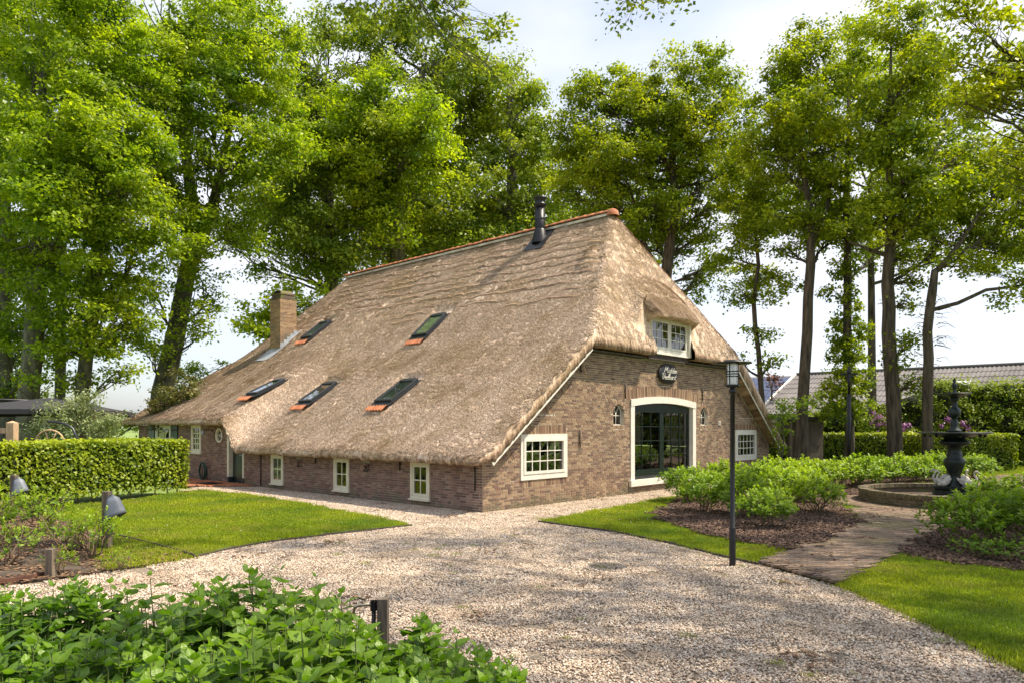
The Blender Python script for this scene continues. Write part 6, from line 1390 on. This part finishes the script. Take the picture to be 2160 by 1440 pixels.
# ---- shrubs with branching stems and leafy shoots
def leaf6(C, T, Nn, L, Wd):
    """six cornered folded leaves: C base, T direction, Nn up"""
    B = np.cross(Nn, T); L = L[:, None]; Wd = Wd[:, None]
    V = np.stack([C, C + T * L * .45 + B * Wd * .5 + Nn * Wd * .18, C + T * L - Nn * L * .10, C + T * L * .45 - B * Wd * .5 + Nn * Wd * .18, C + T * L * .5], 1)
    n = len(C); i = (np.arange(n) * 5)[:, None, None]; Fq = np.array([(0, 4, 1), (4, 2, 1), (0, 3, 4), (3, 2, 4)])[None] + i
    return V.reshape(-1, 3), Fq.reshape(-1, 3)
def shrub_meshes(seed, w_, h_, nshoot, ll, leafm, dense=8):
    r_ = np.random.default_rng(seed); st = MB(); random.seed(seed)
    nb = 9; tips = []
    for i in range(nb):
        a = 2 * math.pi * i / nb + random.uniform(-.3, .3); r1 = w_ * .5 * random.uniform(.25, .75); p0 = Vector((random.uniform(-.07, .07), random.uniform(-.07, .07), -.02)); p1 = Vector((math.cos(a) * r1, math.sin(a) * r1, h_ * random.uniform(.5, .72)))
        pts = wiggle(p0, p1, 5, .09, -.05); st.tube(pts, [.016, .014, .012, .010, .008, .006], 5, cap=False)
        for k in range(3):
            a2 = a + random.uniform(-.9, .9); q = pts[random.randint(2, 5)]; p2 = q + Vector((math.cos(a2) * w_ * .15, math.sin(a2) * w_ * .15, h_ * random.uniform(.15, .25))); st.tube(wiggle(q, p2, 3, .08), [.008, .006, .005, .003], 4, cap=False)
    # shoots on an uneven dome
    d = r_.normal(0, 1, (nshoot, 3)); d[:, 2] = np.abs(d[:, 2]) * .9 + .02; d = unit(d); rad = r_.uniform(.62, 1.05, nshoot)
    lump = 1 + .12 * np.sin(d[:, 0] * 5 + seed) * np.cos(d[:, 1] * 4 + seed * 2)
    P0 = np.stack([d[:, 0] * w_ * .5 * rad * lump, d[:, 1] * w_ * .5 * rad * lump, h_ * .42 + d[:, 2] * h_ * .56 * rad * lump], 1)
    low = r_.random(nshoot) < .18; P0[low, 2] = h_ * r_.uniform(.22, .5, low.sum())
    ax = unit(d * .7 + np.array([0, 0, .9]) + r_.normal(0, .18, d.shape))
    Vs, Fs, T_ = [], [], []; o = 0
    for j in range(dense):
        t = j / dense; a = j * 2.4 + r_.uniform(0, 6.28, nshoot); u1 = unit(np.cross(ax, r_.normal(0, 1, ax.shape))); u2 = np.cross(ax, u1); rd = u1 * np.cos(a)[:, None] + u2 * np.sin(a)[:, None]
        el = .15 + .75 * t; T = unit(rd * (1 - el * .6) + ax * el); Nn = unit(ax - (ax * T).sum(1)[:, None] * T); C = P0 + ax * (.13 * (t - .3))
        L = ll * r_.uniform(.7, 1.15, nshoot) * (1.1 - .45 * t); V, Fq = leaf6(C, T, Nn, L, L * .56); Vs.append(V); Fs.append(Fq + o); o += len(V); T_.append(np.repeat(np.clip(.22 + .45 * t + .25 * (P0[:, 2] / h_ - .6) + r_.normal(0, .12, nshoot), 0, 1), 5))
    return st.mesh('stems', M['stem']), mesh_np('leaves', np.concatenate(Vs), np.concatenate(Fs), leafm, {'tone': np.concatenate(T_)})
kinds = [shrub_meshes(k, 1.15, .95, 190, .105, M['lf_shrub']) for k in range(5)]
kinds_low = [shrub_meshes(20 + k, 1.0, .75, 70, .085, M['lf_shrub'], 6) for k in range(4)]
def place_shrub(x, y, sc, label, group, ks=kinds, zs=1, name='leafy_shrub'):
    k = random.choice(ks); e = empty(name, (x, y, .06), random.uniform(0, 6.28), label, 'shrub', group); e.scale = (sc, sc, sc * zs)
    link('stems', k[0], e); tag(link('leaves', k[1], e), kind='stuff'); return e
SG = 'fresh green shrubs in the bark bed before the farmhouse'
for px, py, sc, lab in ((1450, 1062, 1.15, 'shrub at the left end of the bark bed, against the house corner'), (1490, 1085, 1.1, 'round shrub just left of the lamp post in the bark bed'), (1530, 1052, 1.2, 'shrub behind the lamp post, below the barn door sill'), (1570, 1095, 1.15, 'shrub directly right of the lamp post pole'), (1600, 1060, 1.25, 'tall shrub in the middle of the bark bed before the right window'),
                      (1618, 1118, .95, 'frontmost low shrub of the bark bed with bare twisted stem'), (1650, 1075, 1.15, 'wide shrub in the centre right of the bark bed'), (1690, 1062, 1.15, 'shrub behind the right end of the bark bed'), (1722, 1088, 1.05, 'rightmost shrub of the bark bed leaning over the brick path'), (1640, 1042, 1.2, 'rear shrub of the bark bed touching the back row')):
    x, y = gp(px, py); place_shrub(x, y, sc, lab, SG, zs=.86)
RG = 'row of shrubs in front of the clipped hedge'
for i, (px, lab) in enumerate(((1665, 'leftmost shrub in the back row, near the wall corner'), (1715, 'second shrub of the back row from the house'), (1762, 'back row shrub just left of the tall thin post'), (1808, 'back row shrub at the foot of the tall thin post'), (1850, 'middle shrub of the back row with visible thin stems'), (1893, 'back row shrub left of the basin'), (1938, 'back row shrub above the left side of the basin'), (1980, 'back row shrub directly left of the fountain column'), (2055, 'back row shrub just right of the fountain swans'))):
    x, y = gp(px, 1040 - i * 3.0); place_shrub(x, y, 1.3 if i % 2 else 1.22, lab, RG, zs=.80)
for px, py, sc, lab in ((2030, 1163, .98, 'nearest big shrub at right with a short thick stem on the bark'), (2105, 1150, 1.05, 'large shrub at the right edge, in front of the basin'), (2180, 1165, 1.15, 'shrub cut by the right picture edge'), (2100, 1105, 1.05, 'shrub behind the near right ones, before the basin wall'), (2190, 1105, 1.2, 'rear shrub at the right picture edge')):
    x, y = gp(px, py); place_shrub(x, y, sc, lab, 'shrubs in the right bark bed', zs=.9)
for px, py, lab in ((2120, 1190, 'low yellowish ground plant at the front of the right bed'), (2165, 1180, 'low yellow green plant at the right picture edge'), (2060, 1180, 'small low plant under the nearest right shrub')):
    x, y = gp(px, py); place_shrub(x, y, .8, lab, 'low plants under the right shrubs', kinds_low, .5, 'ground_plant')
for px, py, sc, lab in ((20, 1135, 1.15, 'shrub with bare twisted stems at the left picture edge'), (90, 1125, 1.1, 'second bare stemmed shrub from the left in the soil bed'), (150, 1170, .95, 'shrub with thin bare stems behind the short stake'), (195, 1180, .9, 'bare stemmed shrub just left of the post light'), (20, 1195, .8, 'low green sprig plant beside the rusty edging'), (-60, 1160, 1.2, 'shrub beyond the left picture edge'), (255, 1205, .35, 'tiny green seedling at the gravel edge'), (125, 1215, .45, 'small leafy weed beside the short stake')):
    x, y = gp(px, py); place_shrub(x, y, sc, lab, 'sparse shrubs in the left soil bed', kinds_low)

# ---- grass
def tuft_mesh(n, h_, sp):
    Vs, Fs, T = [], [], []
    for i in range(n):
        x, y = random.gauss(0, sp), random.gauss(0, sp); a = random.uniform(0, 6.28); l = h_ * random.uniform(.5, 1.2); w_ = .0035; b = random.uniform(.1, .7) * l; dx, dy = math.cos(a), math.sin(a)
        o = len(Vs); Vs += [(x - dy * w_, y + dx * w_, 0), (x + dy * w_, y - dx * w_, 0), (x + dx * b * .35 + dy * w_ * .8, y + dy * b * .35 - dx * w_ * .8, l * .65), (x + dx * b * .35 - dy * w_ * .8, y + dy * b * .35 + dx * w_ * .8, l * .65), (x + dx * b, y + dy * b, l)]
        Fs += [(o, o + 1, o + 2, o + 3), (o + 3, o + 2, o + 4)]; T += [random.random()] * 5
    me = bpy.data.meshes.new('grass_tuft'); me.from_pydata(Vs, [], Fs); me.materials.append(M['grass']); t = me.attributes.new('tone', 'FLOAT', 'POINT'); t.data.foreach_set('value', T); return me
gt = [tuft_mesh(70, .035, .075) for _ in range(6)]
def grass(name, poly, dens, excl, z=.03, falloff=14, sc=1.0):
    n = int(min(area(poly), 400) * dens); q = samp(poly, n)
    keep = q[:, 1] > 3
    for e_ in excl: keep &= ~(inside(q, e_) if isinstance(e_, list) else e_(q))
    keep &= rng.random(len(q)) < np.clip((falloff / np.maximum(q[:, 1], 1)) ** 1.3, .22, 1); keep &= (np.abs(q[:, 0]) < q[:, 1] * 1.0 + 1); q = q[keep]
    s_ = rng.uniform(.7, 1.25, len(q)) * sc * np.clip(q[:, 1] / 14, 1, 1.6) * (1 + .15 * np.sin(q[:, 0] * 1.7) * np.sin(q[:, 1] * 1.3))
    scatter(name, np.hstack([q, np.full((len(q), 1), z)]), np.stack([rng.normal(0, .12, len(q)), rng.normal(0, .12, len(q)), rng.uniform(0, 6.28, len(q))], 1), s_, gt)
ringex = lambda q: np.hypot(q[:, 0] - FC[0], q[:, 1] - FC[1]) < 3.0
grass('lawn_grass', LAWN_L, 170, []); 
# right lawn sampled only where it is seen
def rect_hit(poly, x0, x1, y0, y1, dens, excl, name='lawn_grass'):
    n = int((x1 - x0) * (y1 - y0) * dens); q = np.stack([rng.uniform(x0, x1, n), rng.uniform(y0, y1, n)], 1); k = inside(q, poly)
    for e_ in excl: k &= ~(inside(q, e_) if isinstance(e_, list) else e_(q))
    k &= rng.random(n) < np.clip((13 / q[:, 1]) ** 1.3, .25, 1); k &= np.abs(q[:, 0]) < q[:, 1] * 1.0 + 1.2; q = q[k]
    scatter(name, np.hstack([q, np.full((len(q), 1), .03)]), np.stack([rng.normal(0, .12, len(q)), rng.normal(0, .12, len(q)), rng.uniform(0, 6.28, len(q))], 1), rng.uniform(.7, 1.25, len(q)) * np.clip(q[:, 1] / 14, 1, 1.8), gt)
EX = [PATH1, PATH2, BED_A, BED_B, BED_R, ringex]
rect_hit(LAWN_R, .3, 8, 6, 16, 190, EX); rect_hit(LAWN_R, 4, 14, 4.5, 11, 190, EX); rect_hit(LAWN_R, .3, 7, 16, 27, 120, EX); rect_hit(LAWN_R, 7, 30, 16, 36, 120, EX)
rect_hit(P((225, 1133), (300, 1150), (372, 1167), (405, 1177), (300, 1196), (215, 1206), (200, 1160)), -7, -3, 9, 12.5, 130, [], 'weedy_grass')
tuf = tuft_mesh(120, .05, .16)
# daisies and seed heads
q = np.concatenate([samp(LAWN_L, 40), samp(P((1250, 1085), (1420, 1080), (1440, 1110), (1320, 1115)), 14)]); q = q[:54]
dm = MB().lathe([(0, .0), (.012, .004), (0, .016)], 6, (0, 0, .045)); dmm = dm.mesh('daisy', M['white'])
scatter('daisies', np.hstack([q, np.full((len(q), 1), .03)]), np.zeros((len(q), 3)), rng.uniform(.7, 1.2, len(q)), [dmm])

# ---- hydrangeas in the foreground: large single leaves
def big_leaf(seed):
    random.seed(seed); m = 9; V_, F_, vein = [], [], []; w0 = random.uniform(.34, .42)
    prof = [(0, .0), (.06, .55), (.18, .88), (.32, 1.0), (.46, .96), (.60, .80), (.74, .56), (.88, .28), (1.0, 0.0)]
    cu = random.uniform(.12, .3); fo = random.uniform(.10, .28); tw = random.uniform(-.12, .12)
    cols = (-1, -.5, 0, .5, 1)
    for i, (t, wd) in enumerate(prof):
        for c in cols:
            ser = 1 + (.05 if (i % 2) and abs(c) == 1 else 0); x = t - .06 * abs(c) * (1 - t) * (1 if i else 0); y = c * wd * w0 * ser
            z = -cu * t * t + fo * abs(y) + tw * y * t + .012 * math.sin(i * 2.4 + abs(c) * 3); V_.append((x, y, z)); vein.append(0 if c == 0 else (.5 if abs(c) == 1 else (.18 if i % 2 else .34)))
    for i in range(len(prof) - 1):
        for j in range(4): F_.append((i * 5 + j, i * 5 + j + 1, i * 5 + j + 6, i * 5 + j + 5))
    return np.array(V_), np.array(F_), np.array(vein)
LV = [big_leaf(k) for k in range(6)]
def hyd_height(x, y):
    b = .80 + .06 * np.sin(x * 2.3 + y) + .05 * np.sin(x * 5.1 - y * 3)
    b = b * smooth(5.45, 4.9, y) if False else b * (.55 + .45 * smooth(5.5, 4.9, y) if False else 1)
    rt = smooth(.15, -1.3, x); b = b * (.76 + .24 * rt) - .38 * np.exp(-((x + .18 * y) ** 2 / .035 + (y - 4.8) ** 2 / .5))
    return b
outline_back = lambda x: np.interp(x, [-6, -4.2, -3, -2, -1.2, -.7, -.35, -.05, .05], [5.1, 5.2, 5.15, 5.1, 5.0, 4.85, 4.7, 4.45, 4.1]) + .1 * np.sin(x * 4)
def shoots(n, x0, x1, y0, dim):
    x = rng.uniform(x0, x1, n * 3); y = rng.uniform(y0, 5.4, n * 3); k = (y < outline_back(x)) & (np.abs(x) < y * .85 + 1.4); return x[k][:n], y[k][:n]
sx, sy = shoots(1250, -5.2, .08, 2.1, 0)
LFS = []                                   # (matrix, variant, tone, depth)
stm = MB()
for x, y in zip(sx, sy):
    h_ = float(hyd_height(x, y)) * random.uniform(.82, 1.10); lean = Vector((random.gauss(0, .10), random.gauss(0, .10), 1)).normalized(); top = Vector((x, y, h_ + .03)); bt_ = top - lean * h_ * .95
    pts = wiggle(bt_, top, 4, .03); stm.tube(pts, [.006, .0055, .005, .004, .003], 5, cap=False)
    a0 = random.uniform(0, 6.28); npair = 5
    for k in range(npair):
        zc = top - lean * (.07 * k + .035 * k * k * .25); L = (.05, .105, .14, .16, .15)[k] * random.uniform(.8, 1.2); el = (1.05, .55, .22, .05, -.1)[k] + random.gauss(0, .13)
        for sgn in (0, 1):
            if k >= 3 and random.random() < .25: continue
            a = a0 + k * 1.57 + sgn * math.pi + random.gauss(0, .2); T = Vector((math.cos(a) * math.cos(el), math.sin(a) * math.cos(el), math.sin(el))); Bv = Vector((-math.sin(a), math.cos(a), 0)); Bv = (Bv + Vector((0, 0, random.gauss(0, .18)))).normalized(); Nn = T.cross(Bv).normalized(); Bv = Nn.cross(T).normalized()
            C = zc + T * .025; m4 = Matrix((( T.x, Bv.x, Nn.x, C.x), (T.y, Bv.y, Nn.y, C.y), (T.z, Bv.z, Nn.z, C.z), (0, 0, 0, 1))) @ Matrix.Scale(L, 4)
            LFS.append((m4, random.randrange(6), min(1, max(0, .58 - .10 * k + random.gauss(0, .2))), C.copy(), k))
def flag(c): return c.x > -.62 and True
parts_ = [dict(sel=lambda c: not (c.x > -.72), name='hydrangea_shrub', label='broad mass of large leaved hydrangea filling the bottom left corner'), dict(sel=lambda c: c.x > -.72, name='hydrangea_shrub', label='lower loose hydrangea shoots right of the tap post on the gravel edge')]
for pd in parts_:
    L_ = [l for l in LFS if pd['sel'](l[3])]
    cx_, cy_ = np.mean([l[3].x for l in L_]), np.mean([l[3].y for l in L_]); off = Vector((cx_, cy_, 0)); e = empty(pd['name'], off, 0, pd['label'], 'shrub')
    def vis(l):
        c = l[3]; px = 1080 + F * c.x / c.y; py = HY - F * (c.z - CH) / c.y
        return (0 if (0 < px < 2160 and py < 1470 and l[4] <= 2) else 5) - l[0].col[0].length / c.y * 40 - c.z
    L_.sort(key=vis); kd = {}
    vv, ff, tt, ve = [], [], [], []; o = 0
    for i, (m4, k, tn, c, lv) in enumerate(L_):
        if i < 290:
            key = (k, round(tn * 5))
            if key not in kd:
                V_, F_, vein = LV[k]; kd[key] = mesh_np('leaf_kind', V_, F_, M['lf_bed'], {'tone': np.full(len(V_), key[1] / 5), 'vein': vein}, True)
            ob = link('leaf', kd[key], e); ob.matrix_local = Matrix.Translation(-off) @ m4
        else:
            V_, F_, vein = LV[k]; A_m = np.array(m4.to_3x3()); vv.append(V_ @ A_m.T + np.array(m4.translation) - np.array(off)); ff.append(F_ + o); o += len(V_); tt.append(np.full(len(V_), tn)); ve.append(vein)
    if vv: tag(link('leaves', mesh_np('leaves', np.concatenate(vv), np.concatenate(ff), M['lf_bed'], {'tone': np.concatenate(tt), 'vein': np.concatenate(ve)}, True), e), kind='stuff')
    if pd is parts_[0]:
        stm.v = [tuple(Vector(p) - off) for p in stm.v]; tag(stm.obj('stems', M['greenstem'], e), kind='stuff')
weeds = rng.uniform([-6, 5.5], [9, 15], (110, 2)); weeds = weeds[inside(weeds, GRAVEL) & ~inside(weeds, LAWN_R) & ~inside(weeds, LAWN_L)]
scatter('weeds', np.hstack([weeds, np.full((len(weeds), 1), .012)]), np.stack([weeds[:, 0] * 0, weeds[:, 0] * 0, rng.uniform(0, 6.28, len(weeds))], 1), rng.uniform(.3, .7, len(weeds)), gt)
